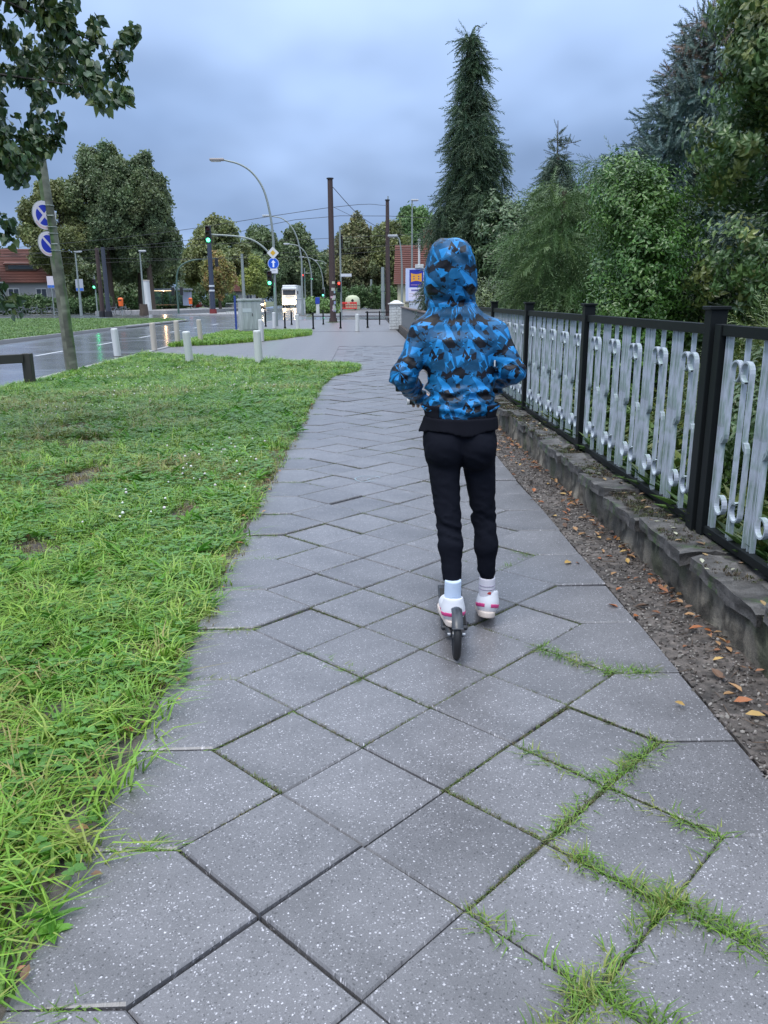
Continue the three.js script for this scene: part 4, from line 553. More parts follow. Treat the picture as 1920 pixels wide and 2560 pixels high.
  { // print laid on panel by panel: torso, hood, upper and lower sleeves
    const nn = jg.toNonIndexed(), p = nn.attributes.position, uv = new Float32Array(p.count * 2);
    const bones = [[J.shL, J.elL], [J.elL, J.wrL], [J.shR, J.elR], [J.elR, J.wrR]];
    for (let f = 0; f < p.count; f += 3) {
      const cx = (p.getX(f) + p.getX(f + 1) + p.getX(f + 2)) / 3, cy = (p.getY(f) + p.getY(f + 1) + p.getY(f + 2)) / 3, cz = (p.getZ(f) + p.getZ(f + 1) + p.getZ(f + 2)) / 3;
      let ch = cy > 1.385 ? 5 : 4; if (ch === 4) { const ds = bones.map(([a, b]) => cap(cx, cy, cz, a, b, 0.058, 0.05)), m = Math.min(...ds); if (m < tor(cx, cy, cz, 0) - 0.004 && cy < 1.31) ch = ds.indexOf(m); }
      const us = []; let per = 0;
      for (let k = 0; k < 3; k++) {
        const x = p.getX(f + k), y = p.getY(f + k), z = p.getZ(f + k); let u, v;
        if (ch >= 4) { const r = ch === 5 ? 0.115 : 0.15; per = 6.2832 * r; if (ch === 5) { per = 9; const sx = cx < 0.368 ? -1 : 1; u = x + sx * Math.max(0, -3.44 - z) * 0.8; v = y; } else { u = Math.atan2(x - 0.4, z + 3.45) * r; v = y; } }
        else { const [a, b] = bones[ch], d = V(...b).sub(V(...a)).normalize(), e1 = V(0, 0, 1).cross(d).normalize(), e2 = d.clone().cross(e1), q = V(x, y, z).sub(V(...a)); per = 6.2832 * 0.055; u = Math.atan2(q.dot(e1), q.dot(e2)) * 0.055 + ch * 0.05; v = -q.dot(d) + ch * 0.07; }
        us.push(u); uv[(f + k) * 2] = u; uv[(f + k) * 2 + 1] = v;
      }
      if (Math.max(...us) - Math.min(...us) > per / 2) for (let k = 0; k < 3; k++) if (us[k] < (Math.max(...us) + Math.min(...us)) / 2) uv[(f + k) * 2] += per;
    }
    for (let i = 0; i < p.count; i++) { uv[i * 2] /= 0.17; uv[i * 2 + 1] /= 0.212; }
    nn.setAttribute('uv', new THREE.BufferAttribute(uv, 2)); const jacket = part('jacket', nn, jMat, rider);
    part('hem_band', surfNet((x, y, z) => Math.max(Math.abs(tor(x, y, z, -0.004)) - 0.006, y - 0.942, 0.922 - 0.012 * sstep(0.08, 0.15, Math.abs(x - 0.408)) - y), [0.2, 0.88, -3.58], [0.62, 0.97, -3.24], 0.006), new THREE.MeshPhysicalMaterial({ color: C(0.01, 0.0105, 0.016), roughness: 0.85, specularIntensity: 0.2 }), jacket);
    for (const s of [-1, 1]) part('side_panel', surfNet((x, y, z) => Math.max(Math.abs(tor(x, y, z, 0.002)) - 0.0045, y - 0.985, 0.915 - y, 0.098 - s * (x - 0.409)), [0.2, 0.9, -3.58], [0.62, 1.0, -3.24], 0.006), new THREE.MeshPhysicalMaterial({ color: C(0.01, 0.0105, 0.016), roughness: 0.85, specularIntensity: 0.2 }), jacket);
    part('pocket_tab', rbox(0.007, 0.026, 0.004, 0.001), std(C(0.6, 0.6, 0.6), 0.5), jacket, [0.545, 1.155, -3.372], [0, 0.9, 0]);
    part('hood_seam', surfNet((x, y, z) => Math.max(Math.abs(hoodS(x, y, z)) - 0.004, Math.abs(y - 1.392) - 0.006, -3.57 - z), [0.25, 1.37, -3.62], [0.49, 1.42, -3.34], 0.005), std(C(0.01, 0.02, 0.035), 0.6), jacket);
  }
  // ---- shirt hem, leggings, socks
  part('shirt', surfNet((x, y, z) => { const [cx, cz] = lerpTab(torso, y), fl = 0.155 + (0.93 - y) * 0.14; const d = (Math.hypot((x - cx) / fl, (z - cz - 0.004) / (fl * 0.73)) - 1) * fl * 0.73 + 0.004 * Math.sin(x * 60 + y * 12); return Math.max(Math.abs(d) - 0.006, y - 0.935, 0.872 + 0.01 * Math.sin(x * 26) - y); }, [0.2, 0.84, -3.58], [0.62, 0.96, -3.22], 0.006), new THREE.MeshPhysicalMaterial({ color: C(0.008, 0.0085, 0.013), roughness: 0.9, specularIntensity: 0.15 }), rider);
  const legS = (x, y, z) => {
    const A = cap(x, y, z, J.hipL, J.knL, 0.079, 0.051), A2 = smin(cap(x, y, z, J.knL, [0.358, 0.4, -3.245], 0.05, 0.05), cap(x, y, z, [0.358, 0.4, -3.245], J.anL, 0.05, 0.032), 0.02), B = cap(x, y, z, J.hipR, J.knR, 0.078, 0.05), B2 = smin(cap(x, y, z, J.knR, [0.525, 0.37, -3.345], 0.049, 0.049), cap(x, y, z, [0.525, 0.37, -3.345], J.anR, 0.049, 0.03), 0.02);
    let d = Math.min(smin(A, A2, 0.02), smin(B, B2, 0.02)); d = smin(d, smin(ell(x, y, z, [0.405, 0.87, -3.39], [0.152, 0.12, 0.102]), Math.min(ell(x, y, z, [0.34, 0.8, -3.345], [0.088, 0.095, 0.088]), ell(x, y, z, [0.472, 0.8, -3.345], [0.086, 0.095, 0.088])), 0.03), 0.02);
    d = Math.max(d, y - 0.92, (x < 0.445 ? 0.262 : 0.214) - y);
    if (Math.abs(d) < 0.02) { const kn = Math.min(Math.abs(y - 0.5), 0.2), n = 1 - sstep(0.02, 0.12, kn); d += (Math.abs(fbm(x * 12, y * 26 + x * 10, z * 12, 3) - 0.5) - 0.1) * (0.02 + 0.03 * n + 0.012 * (1 - sstep(0.0, 0.1, y - 0.21))); }
    return d;
  };
  part('leggings', surfNet(legS, [0.22, 0.18, -3.55], [0.6, 0.95, -3.1], 0.0075), new THREE.MeshPhysicalMaterial({ color: C(0.006, 0.007, 0.012), roughness: 0.85, specularIntensity: 0.15 }), rider);
  const sock = (a, y0, y1, lean) => surfNet((x, y, z) => Math.max(cap(x, y, z, [a[0], a[1] - 0.06, a[2] - lean], [a[0], a[1] + 0.12, a[2] + lean * 0.2], 0.036, 0.035) + 0.0008 * Math.sin(y * 900), y - y1, y0 - y), [a[0] - 0.07, y0 - 0.02, a[2] - 0.09], [a[0] + 0.07, y1 + 0.02, a[2] + 0.09], 0.004);
  part('sock', sock(J.anL, 0.13, 0.27, 0.01), std(C(0.52, 0.62, 0.78), 0.85), rider); const sr = part('sock', sock(J.anR, 0.12, 0.222, 0.0), std(C(0.6, 0.58, 0.64), 0.85), rider);
  for (const y of [0.172, 0.188]) part('sock_stripe', new THREE.TorusGeometry(0.0355, 0.0022, 6, 28).rotateX(Math.PI / 2), std(C(0.28, 0.25, 0.33), 0.85), sr, [J.anR[0], y, J.anR[2]]);
  // ---- shoes
  function shoe(pos, rot, label) {
    const upS = (x, y, z) => { const w = mixf(0.042, 0.05, sstep(0.1, -0.05, z)); let d = smin(cap(x / (w / 0.045), y, z, [0, 0.058, 0.07], [0, 0.04, -0.075], 0.046, 0.038), cap(x, y, z, [0, 0.06, 0.065], [0, 0.105, 0.068], 0.044, 0.042), 0.03); d = Math.max(d, -cap(x, y, z, [0, 0.1, 0.064], [0, 0.2, 0.06], 0.034, 0.036), y - 0.118 - (z > 0.06 ? 0.12 * (z - 0.06) : 0), 0.02 - y); return d; };
    const o = new THREE.Group(); o.name = 'shoe'; o.position.set(...pos); o.rotation.set(...rot); rider.add(o); if (label) o.userData.label = label;
    const white = std(C(0.66, 0.67, 0.72), 0.5), pink = std(C(0.55, 0.05, 0.2), 0.45);
    part('upper', surfNet(upS, [-0.07, 0, -0.14], [0.07, 0.15, 0.14], 0.004), white, o);
    part('sole', surfNet((x, y, z) => { const w = mixf(0.038, 0.047, sstep(0.09, -0.05, z)), e = Math.max(0, Math.abs(z + 0.0) - 0.08), d = (Math.hypot(x / w, e / 0.047) - 1) * 0.042; return smax(d, Math.abs(y - 0.014) - 0.014, 0.006); }, [-0.07, -0.01, -0.15], [0.07, 0.05, 0.15], 0.004), std(C(0.6, 0.52, 0.47), 0.6), o);
    part('accent_stripe', surfNet((x, y, z) => Math.max(upS(x, y, z) - 0.0018, -(upS(x, y, z) + 0.004), Math.abs(y - 0.036 - z * 0.18) - 0.009, -z - 0.02 + (Math.abs(x) < 0.012 ? 1 : 0)), [-0.07, 0, -0.14], [0.07, 0.12, 0.14], 0.0035), pink, o);
    return o;
  }
  shoe([0.362, 0.078, -3.24], [0, 0.05, 0.0]);
  const sR = shoe([0.541, 0.03, -3.405], [-0.16, -0.12, -0.1]);
  part('heel_tab', rbox(0.017, 0.012, 0.004, 0.0015), std(C(0.4, 0.03, 0.03), 0.6), sR, [0, 0.112, 0.113], [0.1, 0, 0]);

  // ---------------------------------------------------------------- the scooter
  const sc = thing('kick_scooter', 'black kick scooter with large wheels under the rider', 'scooter', [0.36, 0, -3.0], -0.06);
  const tyreM = std(C(0.012, 0.012, 0.014), 0.55), metal = std(C(0.35, 0.36, 0.38), 0.3, { metalness: 0.9 }), frame = std(C(0.02, 0.022, 0.026), 0.4);
  const wheel = (z) => { const w = part('wheel', merge([new THREE.CylinderGeometry(0.07, 0.07, 0.016, 28).rotateZ(Math.PI / 2)]), frame, sc, [0, 0.1, z]); part('tyre', new THREE.TorusGeometry(0.085, 0.0155, 12, 40).rotateY(Math.PI / 2), tyreM, w); part('hub', new THREE.CylinderGeometry(0.016, 0.016, 0.032, 14).rotateZ(Math.PI / 2), metal, w); return w; };
  wheel(0); wheel(-0.93);
  for (const s of [-1, 1]) { part('axle_bolt', new THREE.CylinderGeometry(0.009, 0.009, 0.012, 8).rotateZ(Math.PI / 2), metal, sc, [s * 0.03, 0.1, 0]); part('rear_fork', merge([rod([s * 0.024, 0.1, 0.006], [s * 0.03, 0.066, -0.13], 0.009, 0.011, 8)]), frame, sc); }
  { const pos = [], idx = []; const n = 14; for (let i = 0; i <= n; i++) { const a = mixf(0.62, 2.15, i / n), r = 0.113; for (let j = 0; j <= 6; j++) { const b = mixf(-1, 1, j / 6), rr = r - 0.009 * b * b; pos.push(b * 0.022, 0.1 + Math.sin(a) * rr, Math.cos(a) * rr); } } for (let i = 0; i < n; i++) for (let j = 0; j < 6; j++) { const a = i * 7 + j; idx.push(a, a + 7, a + 1, a + 1, a + 7, a + 8); } const g = new THREE.BufferGeometry(); g.setAttribute('position', new THREE.Float32BufferAttribute(pos, 3)); g.setIndex(idx); g.computeVertexNormals(); const fe = part('rear_fender', g, std(C(0.035, 0.04, 0.05), 0.35), sc); part('fender_edge', box(0.042, 0.003, 0.003), metal, fe, [0, 0.1 + Math.sin(0.62) * 0.109, Math.cos(0.62) * 0.109 + 0.001]); }
  const deck = part('deck', rbox(0.112, 0.02, 0.52, 0.008, 0, 0.065, -0.4), frame, sc); part('grip_tape', box(0.1, 0.0016, 0.44, 0, 0.0762, -0.38), std(C(0.02, 0.02, 0.02), 0.95), deck);
  part('neck', merge([rod([0, 0.065, -0.63], [0, 0.2, -0.82], 0.02, 0.02, 12), rod([0, 0.15, -0.8], [0.002, 0.26, -0.79], 0.024, 0.024, 14)]), frame, sc);
  for (const s of [-1, 1]) part('front_fork', rod([s * 0.024, 0.1, -0.93], [s * 0.018, 0.2, -0.82], 0.01, 0.012, 8), frame, sc);
  part('stem', rod([0.0, 0.2, -0.8], [-0.015, 0.952, -0.765], 0.019, 0.016, 14), frame, sc);
  const bar = part('handlebar', rod([-0.19, 0.952, -0.755], [0.165, 0.952, -0.776], 0.0125, 0.0125, 14), frame, sc);
  part('grip', rod([-0.195, 0.952, -0.7545], [-0.085, 0.952, -0.761], 0.0165, 0.0165, 14), std(C(0.014, 0.014, 0.014), 0.8), bar); part('grip', rod([0.06, 0.952, -0.77], [0.17, 0.952, -0.7765], 0.0165, 0.0165, 14), std(C(0.014, 0.014, 0.014), 0.8), bar);
  part('grip_end', rod([-0.206, 0.952, -0.754], [-0.195, 0.952, -0.7545], 0.018, 0.018, 14), std(C(0.6, 0.6, 0.62), 0.4), bar);
}

// ---------------------------------------------------------------- street furniture
function canvasTex(w, h, draw) { const c = document.createElement('canvas'); c.width = w; c.height = h; const g = c.getContext('2d'); draw(g, w, h); const t = new THREE.CanvasTexture(c); t.colorSpace = THREE.SRGBColorSpace; t.magFilter = THREE.LinearFilter; return t; }
function disc(r, th, faceMat, backMat, parent, pos, turn, name = 'sign_face') { const g = new THREE.CylinderGeometry(r, r, th, 40).rotateX(Math.PI / 2); const b = part('sign_plate', g, backMat, parent, pos, [0, turn, 0]); part(name, new THREE.CircleGeometry(r * 0.985, 40), faceMat, b, [0, 0, th / 2 + 0.003]); return b; }
{ // leaning post with two round signs
  const p = thing('sign_post', 'thick leaning grey green wooden post standing in the verge by the road', 'post', [-6.02, 0, -16.86]);
  part('pole', tube([[0, -0.2, 0], [-0.06, 1.6, 0], [-0.15, 3.4, 0], [-0.2, 4.5, 0]], 0.122, 20, 16, 0.8), M.wood, p);
  for (const y of [3.22, 2.82, 2.7, 2.38]) part('clamp', new THREE.TorusGeometry(0.122, 0.008, 6, 20).rotateX(Math.PI / 2), M.galv, p, [-0.045 * y - 0.005, y, 0]);
  const face = (cross) => canvasTex(256, 256, (g) => { g.fillStyle = '#d9cfd6'; g.fillRect(0, 0, 256, 256); g.fillStyle = '#2233a8'; g.beginPath(); g.arc(128, 128, 92, 0, 7); g.fill(); g.strokeStyle = '#d6c8d2'; g.lineWidth = 26; g.beginPath(); g.moveTo(56, 56); g.lineTo(200, 200); if (cross) { g.moveTo(200, 56); g.lineTo(56, 200); } g.stroke(); g.strokeStyle = 'rgba(206,120,120,0.35)'; g.lineWidth = 18; g.beginPath(); g.arc(128, 128, 112, 0.4, 2.6); g.stroke(); });
  const mk = (label, pos, r, cross) => { const o = thing('round_sign', label, 'sign', pos, 0); disc(r, 0.012, std('#ffffff', 0.4, { map: face(cross) }), M.galv, o, [0, 0, 0], 1.02); part('bracket', rod([0.05, 0, -0.03], [0.16, 0, -0.06], 0.012), M.galv, o); };
  mk('upper round blue sign with a faded white cross on the leaning post', [-6.2, 3.03, -16.72], 0.27, true);
  mk('lower round blue sign with one faded diagonal bar on the leaning post', [-6.18, 2.5, -16.72], 0.235, false);
}
{ const b = thing('wooden_barrier', 'low dark timber barrier rail beside the road', 'barrier', [-5.82, 0, -14.2]); part('post', rbox(0.15, 0.75, 0.15, 0.01, 0, 0.17, 0), M.darkwood, b); part('post', rbox(0.15, 0.75, 0.15, 0.01, -1.9, 0.14, 1.25), M.darkwood, b); const r = part('rail', rbox(2.4, 0.15, 0.12, 0.01), M.darkwood, b, [-1.06, 0.45, 0.72], [0, 0.585, 0.012]); }
const whiteG = merge([new THREE.LatheGeometry([[0, 0.75], [0.07, 0.748], [0.085, 0.735], [0.088, 0.7], [0.09, 0.35], [0.092, -0.1]].map(([x, y]) => new THREE.Vector2(x, y)), 18)]), beige = std(C(0.6, 0.55, 0.47), 0.7, { map: brushTex });
[[-2.37, -18.4, 0.0, 0.03, 1], [-4.02, -18.84, 0.05, 0.05, 0.97], [-6.43, -21.4, 0.02, 0.04, 0.96], [-3.54, -28.4, 0, 0.01, 1], [-4.48, -41.3, 0, 0.0, 1.05], [-2.97, -37.2, 0, 0.04, 1.02], [-0.28, -36.6, 0, 0.0, 1.02]].forEach(([x, z, rx, rz, h], i) => { const o = thing('bollard', ['white wooden bollard at the tip of the verge where the path widens', 'white wooden bollard standing in the verge grass', 'stout white bollard at the roadside in front of the puddled road', 'white bollard in front of the grey cabinet island', 'white bollard at the foot of the lamp mast', 'white bollard between the dark iron bollards', 'white bollard right of the brown tram pole'][i], 'bollard', [x, 0, z], 0, 'white bollards'); const m = part('bollard_post', whiteG, M.whitepaint, o, [0, 0, 0], [rx, 0, rz]); m.scale.y = h; part('bollard_base', new THREE.TorusGeometry(0.093, 0.012, 6, 16).rotateX(Math.PI / 2), M.soil, o, [0, 0.004, 0]); });
for (const [x, z, rz, l] of [[-6.1, -23.9, 0.02, 'pale beige bollard beside the road behind the stout white one'], [-5.93, -26.2, 0.02, 'pale beige bollard at the corner of the forecourt'], [-5.45, -27.5, 0.05, 'thin leaning beige bollard at the edge of the cabinet island']]) { const o = thing('bollard', l, 'bollard', [x, 0, z], 0, 'beige bollards'); const m = part('bollard_post', whiteG, beige, o, [0, 0, 0], [0, 0, rz]); m.scale.set(0.9, 1.05, 0.9); }
const ironB = new THREE.LatheGeometry([[0, 0.8], [0.035, 0.79], [0.048, 0.76], [0.04, 0.735], [0.04, 0.08], [0.06, 0.06], [0.06, -0.05]].map(([x, y]) => new THREE.Vector2(x, y)), 12);
[[-3.93, -41.15], [-2.45, -40.0], [-1.14, -40.55], [0.2, -41.1], [-5.24, -44.1], [-5.66, -45.2], [-4.1, -46.9], [-2.3, -47]].forEach(([x, z]) => solo('iron_bollard', ironB, M.iron, 'slim dark iron bollard on the forecourt by the junction', 'bollard', 'dark iron bollards', [x, 0, z]));
{ const c = thing('utility_cabinet', 'large pale grey utility cabinet standing on the grass island', 'cabinet', [-4.75, 0, -34.6], 0.52); part('plinth', box(0.92, 0.2, 0.42, 0, 0.06, 0), M.granite, c); part('housing', rbox(0.88, 1.2, 0.38, 0.012, 0, 0.76, 0), M.greypaint, c); part('lid', rbox(0.96, 0.09, 0.46, 0.02, 0, 1.4, 0), M.greypaint, c); for (const s of [-1, 1]) part('door', rbox(0.41, 1.08, 0.012, 0.004, s * 0.212, 0.75, 0.194), M.greypaint, c); part('label_plate', box(0.4, 0.16, 0.004, -0.2, 0.98, 0.204), std(C(0.5, 0.53, 0.56), 0.5), c); part('handle', rbox(0.02, 0.12, 0.02, 0.004, 0.03, 0.8, 0.21), M.black, c); for (let k = 0; k < 8; k++) part('vent_slat', box(0.006, 0.02, 0.22, 0.443, 0.55 + k * 0.05, 0), std(C(0.12, 0.12, 0.14), 0.6), c); }
solo('marker_post', merge([rbox(0.09, 1.55, 0.09, 0.01, 0, 0.77, 0), rbox(0.1, 0.04, 0.1, 0.01, 0, 1.56, 0)]), std(C(0.02, 0.05, 0.22), 0.5), 'slim dark blue marker post left of the grey cabinet', 'post', undefined, [-5.95, 0, -38.5]);
// junction mast: curved lamp arm above, signal arm, signs
{
  const m = thing('lamp_mast', 'tall grey mast with a curved street lamp arm and a signal arm', 'lamp post', [-4.78, 0, -45]);
  part('mast', tube([[0, -0.1, 0], [0.01, 2, 0], [0.03, 4.46, 0], [-0.1, 5.87, 0], [-0.42, 7.08, 0], [-0.96, 7.83, 0], [-1.55, 8.2, 0], [-2.35, 8.41, 0]], 0.085, 60, 12, 0.5), M.galv, m); part('mast_base', cyl(0.11, 0.12, 1.1, 0, 0.5, 0), M.galv, m);
  part('signal_arm', tube([[0, 3.5, 0], [-0.27, 3.85, 0], [-0.6, 4.17, 0], [-1.06, 4.46, 0], [-1.7, 4.63, 0], [-3.25, 4.76, 0]], 0.05, 40, 10, 0.8), M.galv, m);
  const hd = part('lamp_head', rbox(0.75, 0.13, 0.26, 0.05, -2.72, 8.43, 0), std(C(0.3, 0.26, 0.25), 0.5), m); part('lamp_glass', rbox(0.5, 0.05, 0.2, 0.02, -2.78, 8.355, 0), std(C(0.5, 0.48, 0.45), 0.3), hd);
  const o = thing('priority_sign', 'white and yellow diamond priority road sign on the lamp mast', 'sign', [-4.78, 3.8, -44.86]); part('sign_plate', box(0.46, 0.46, 0.012), M.galv, o, [0, 0, 0], [0, 0, Math.PI / 4]); part('sign_border', box(0.45, 0.45, 0.004), std(C(0.62, 0.62, 0.62), 0.4), o, [0, 0, 0.01], [0, 0, Math.PI / 4]); part('sign_centre', box(0.2, 0.2, 0.004), std(C(0.62, 0.36, 0.03), 0.4), o, [0, 0, 0.015], [0, 0, Math.PI / 4]);
  const a = thing('arrow_sign', 'round blue sign with a white upward arrow on the lamp mast', 'sign', [-4.78, 3.26, -44.86]); disc(0.3, 0.012, std('#ffffff', 0.4, { map: canvasTex(256, 256, (g) => { g.fillStyle = '#1a55c8'; g.fillRect(0, 0, 256, 256); g.strokeStyle = '#cfd8ee'; g.lineWidth = 8; g.beginPath(); g.arc(128, 128, 121, 0, 7); g.stroke(); g.fillStyle = '#e8ecf6'; g.beginPath(); g.moveTo(128, 48); g.lineTo(178, 110); g.lineTo(147, 110); g.lineTo(147, 208); g.lineTo(109, 208); g.lineTo(109, 110); g.lineTo(78, 110); g.fill(); }) }), M.galv, a, [0, 0, 0], 0);
  const w = thing('supplementary_plate', 'small white rectangular plate under the round blue arrow sign', 'sign', [-4.76, 2.88, -44.86]); part('sign_plate', rbox(0.44, 0.28, 0.012, 0.004), M.galv, w); part('sign_face', box(0.42, 0.26, 0.004), std('#ffffff', 0.4, { map: canvasTex(128, 80, (g) => { g.fillStyle = '#d4d6de'; g.fillRect(0, 0, 128, 80); g.strokeStyle = '#444'; g.lineWidth = 3; g.strokeRect(3, 3, 122, 74); g.fillStyle = '#555'; g.fillRect(34, 36, 58, 6); }) }), w, [0, 0, 0.01]);
}
function signal(label, pos, lit, s = 1, turn = 0) { // three-lens traffic signal; lit: 0 red, 1 amber, 2 green, -1 none
  const t = thing('traffic_signal', label, 'traffic light', pos, turn); t.scale.setScalar(s); part('housing', rbox(0.3, 0.9, 0.24, 0.04, 0, 0, 0), M.black, t);
  [0.28, 0, -0.28].forEach((y, i) => { part('lens', new THREE.SphereGeometry(0.1, 16, 10, 0, 6.2832, 0, Math.PI / 2).rotateX(Math.PI / 2).scale(1, 1, 0.35), i === lit ? [R_ON, HEAD_ON, G_ON][i] : std([C(0.06, 0.01, 0.01), C(0.06, 0.04, 0.01), C(0.01, 0.05, 0.03)][i], 0.3), t, [0, y, 0.121]); part('visor', new THREE.CylinderGeometry(0.115, 0.115, 0.18, 16, 1, true, -Math.PI / 2, Math.PI).rotateX(-Math.PI / 2), std(C(0.012, 0.012, 0.014), 0.6, { side: THREE.DoubleSide }), t, [0, y, 0.2]); });
  if (lit >= 0) { const l = new THREE.PointLight([0xff3020, 0xffb040, 0x30ffa0][lit], 0.6); l.position.set(0, [0.28, 0, -0.28][lit], 0.24); l.castShadow = true; t.add(l); }
  return t;
}
signal('green lit traffic signal hanging at the end of the long curved arm', [-8.17, 4.75, -45], 2, 1);
signal('green lit traffic signal fixed low on the lamp mast', [-5.02, 2.5, -44.9], 2, 0.85);
signal('red lit traffic signal on the far side of the junction', [-7.2, 3.9, -100], 0, 0.95); signal('green lit traffic signal beside the far red one', [-6.16, 4.0, -100], 2, 0.95); signal('low green lit traffic signal at the end of the bushes', [-4.35, 2.05, -90], 2, 0.9);
signal('unlit traffic signal high behind the brown tram pole', [-1.5, 5.2, -58], -1, 0.9); signal('red lit traffic signal under the street name plate', [-1.62, 2.2, -56], 0, 0.8);
signal('green lit traffic signal in front of the lindens', [-25, 2.9, -78], 2, 1);
for (const [x, z, h, l] of [[-7.0, -100.2, 5, 'thin grey mast carrying the far red and green signals'], [-4.2, -90.2, 2.6, 'short grey mast of the low green signal'], [-1.5, -56.2, 6.0, 'slim grey green mast right behind the brown tram pole'], [-25, -78.2, 3.6, 'grey mast of the signal in front of the lindens']]) solo('signal_mast', merge([cyl(0.055, 0.065, h, 0, h / 2, 0, 12), cyl(0.1, 0.1, 0.1, 0, 0.03, 0, 12), cyl(0.07, 0.04, 0.05, 0, h + 0.02, 0, 12)]), M.galv, l, 'mast', undefined, [x, 0, z]);
part('signal_bracket', rod([0, 4.4, 0.1], [0.9, 4.4, 0.1], 0.03), M.galv, scene.getObjectByName('signal_mast'));
{ const o = thing('name_plate', 'white street name plate beside the brown tram pole', 'sign', [-1.12, 2.92, -55.6]); part('plate', rbox(0.72, 0.2, 0.02, 0.005), std(C(0.6, 0.62, 0.66), 0.4), o); part('plate_border', box(0.66, 0.012, 0.004), M.black, o, [0, -0.08, 0.012]); part('bracket', rod([-0.36, 0, 0], [-0.5, 0, -0.5], 0.015), M.galv, o); }
// tram poles, with stickers low down
{
  const p = thing('tram_pole', 'tall rust brown tram pole with a flat cap and peeling stickers', 'pole', [-1.88, 0, -51]); part('pole', cyl(0.155, 0.19, 8.3, 0, 4.15, 0, 20), M.brown, p); part('cap', cyl(0.21, 0.21, 0.06, 0, 8.31, 0, 20), M.black, p); part('collar', cyl(0.24, 0.26, 0.3, 0, 0.12, 0, 20), M.brown, p);
  for (let k = 0; k < 16; k++) { const y = R(0.7, 2.4), a = R(-0.9, 0.9); part('sticker', new THREE.CylinderGeometry(0.192, 0.193, R(0.06, 0.2), 8, 1, true, a, R(0.5, 1.4)), std(C(R(0.25, 0.5), R(0.25, 0.5), R(0.27, 0.55)), 0.7, { side: THREE.DoubleSide }), p, [0, y, 0]); }
  const ring = tuft(20, 0.2, 0.12, 0.01); part('grass_ring', merge([0, 1, 2, 3, 4, 5].map((i) => ring.clone().translate(Math.cos(i) * 0.28, 0, Math.sin(i) * 0.28))), std(C(0.09, 0.16, 0.03), 0.8, { side: THREE.DoubleSide }), p);
  const q = thing('tram_pole', 'farther brown tram pole beside a shorter grey steel tube', 'pole', [2.05, 0, -69]); part('pole', cyl(0.14, 0.22, 9.1, 0, 4.55, 0, 18), M.brown, q); part('cap', cyl(0.2, 0.2, 0.08, 0, 9.1, 0, 14), M.black, q); part('insulator', cyl(0.05, 0.05, 0.3, 0.05, 9.25, 0, 10), M.galv, q);
  solo('steel_tube', merge([cyl(0.13, 0.15, 3.9, 0, 1.95, 0, 16), cyl(0.16, 0.16, 0.4, 0, 2.2, 0, 16)]), M.galv, 'shorter grey steel tube with stickers beside the farther tram pole', 'post', undefined, [1.62, 0, -68.6]);
  const d = thing('tram_pole', 'dark blue grey tram pole with pale bands and a red foot', 'pole', [-15.3, 0, -84.4]); part('pole', cyl(0.2, 0.26, 8.2, 0, 4.1, 0, 18), std(C(0.035, 0.045, 0.075), 0.5), d); for (const y of [2.3, 2.75]) part('band', cyl(0.28, 0.28, 0.16, 0, y, 0, 18), std(C(0.55, 0.57, 0.6), 0.5), d); part('foot', cyl(0.34, 0.38, 0.5, 0, 0.25, 0, 18), std(C(0.16, 0.02, 0.02), 0.5), d);
  for (const [x, z, l] of [[-22.9, -73, 'rust brown tram pole in front of the tallest linden'], [-22.2, -72.4, 'dark tram pole paired with the rust brown one']]) { const o = thing('tram_pole', l, 'pole', [x, 0, z]); part('pole', cyl(0.16, 0.2, 5.8, 0, 2.9, 0, 18), l.startsWith('dark') ? std(C(0.04, 0.045, 0.065), 0.5) : M.brown, o); part('collar', cyl(0.3, 0.32, 0.5, 0, 0.25, 0, 18), M.black, o); }
  for (const [x, z, h, l] of [[-13.2, -92, 6.2, 'grey steel catenary pole behind the young yellowing tree'], [1.1, -113, 3.9, 'plain grey steel post in front of the dark hedge'], [-20.6, -112, 7, 'slim dark pole beside the bus shelter']]) solo('steel_post', merge([cyl(0.14, 0.19, h, 0, h / 2, 0, 14), cyl(0.24, 0.24, 0.08, 0, 0.03, 0, 14), cyl(0.16, 0.16, 0.06, 0, h, 0, 14)]), M.galv, l, 'post', undefined, [x, 0, z]);
}
const wire = (pts, r = 0.016) => solo('overhead_wire', tube(pts, r, 20, 5), M.black, 'thin black overhead tram wire strung between the poles', 'wire', 'overhead wires');
wire([[-40, 5.2, -74], [-14, 5.6, -56], [-1.88, 6.7, -51], [2.05, 8.7, -69]]); wire([[-40, 4.9, -78], [-12, 5.7, -62], [-1.88, 6.3, -52], [12, 6.4, -60]]); wire([[-60, 5.3, -90], [-16, 5.7, -70], [6, 6.2, -64], [16, 6.4, -62]]); wire([[-60, 4.4, -90], [-15.3, 5.4, -84], [-4, 5.3, -70], [16, 6.2, -66]]); wire([[-60, 6.8, -96], [-10, 5.2, -80], [10, 6.0, -74]]); wire([[-1.88, 8.0, -51], [-0.4, 6.9, -56], [2.05, 6.6, -69]], 0.02); wire([[-1.88, 6.8, -51], [0, 6.5, -58], [2.05, 6.1, -69]], 0.012);
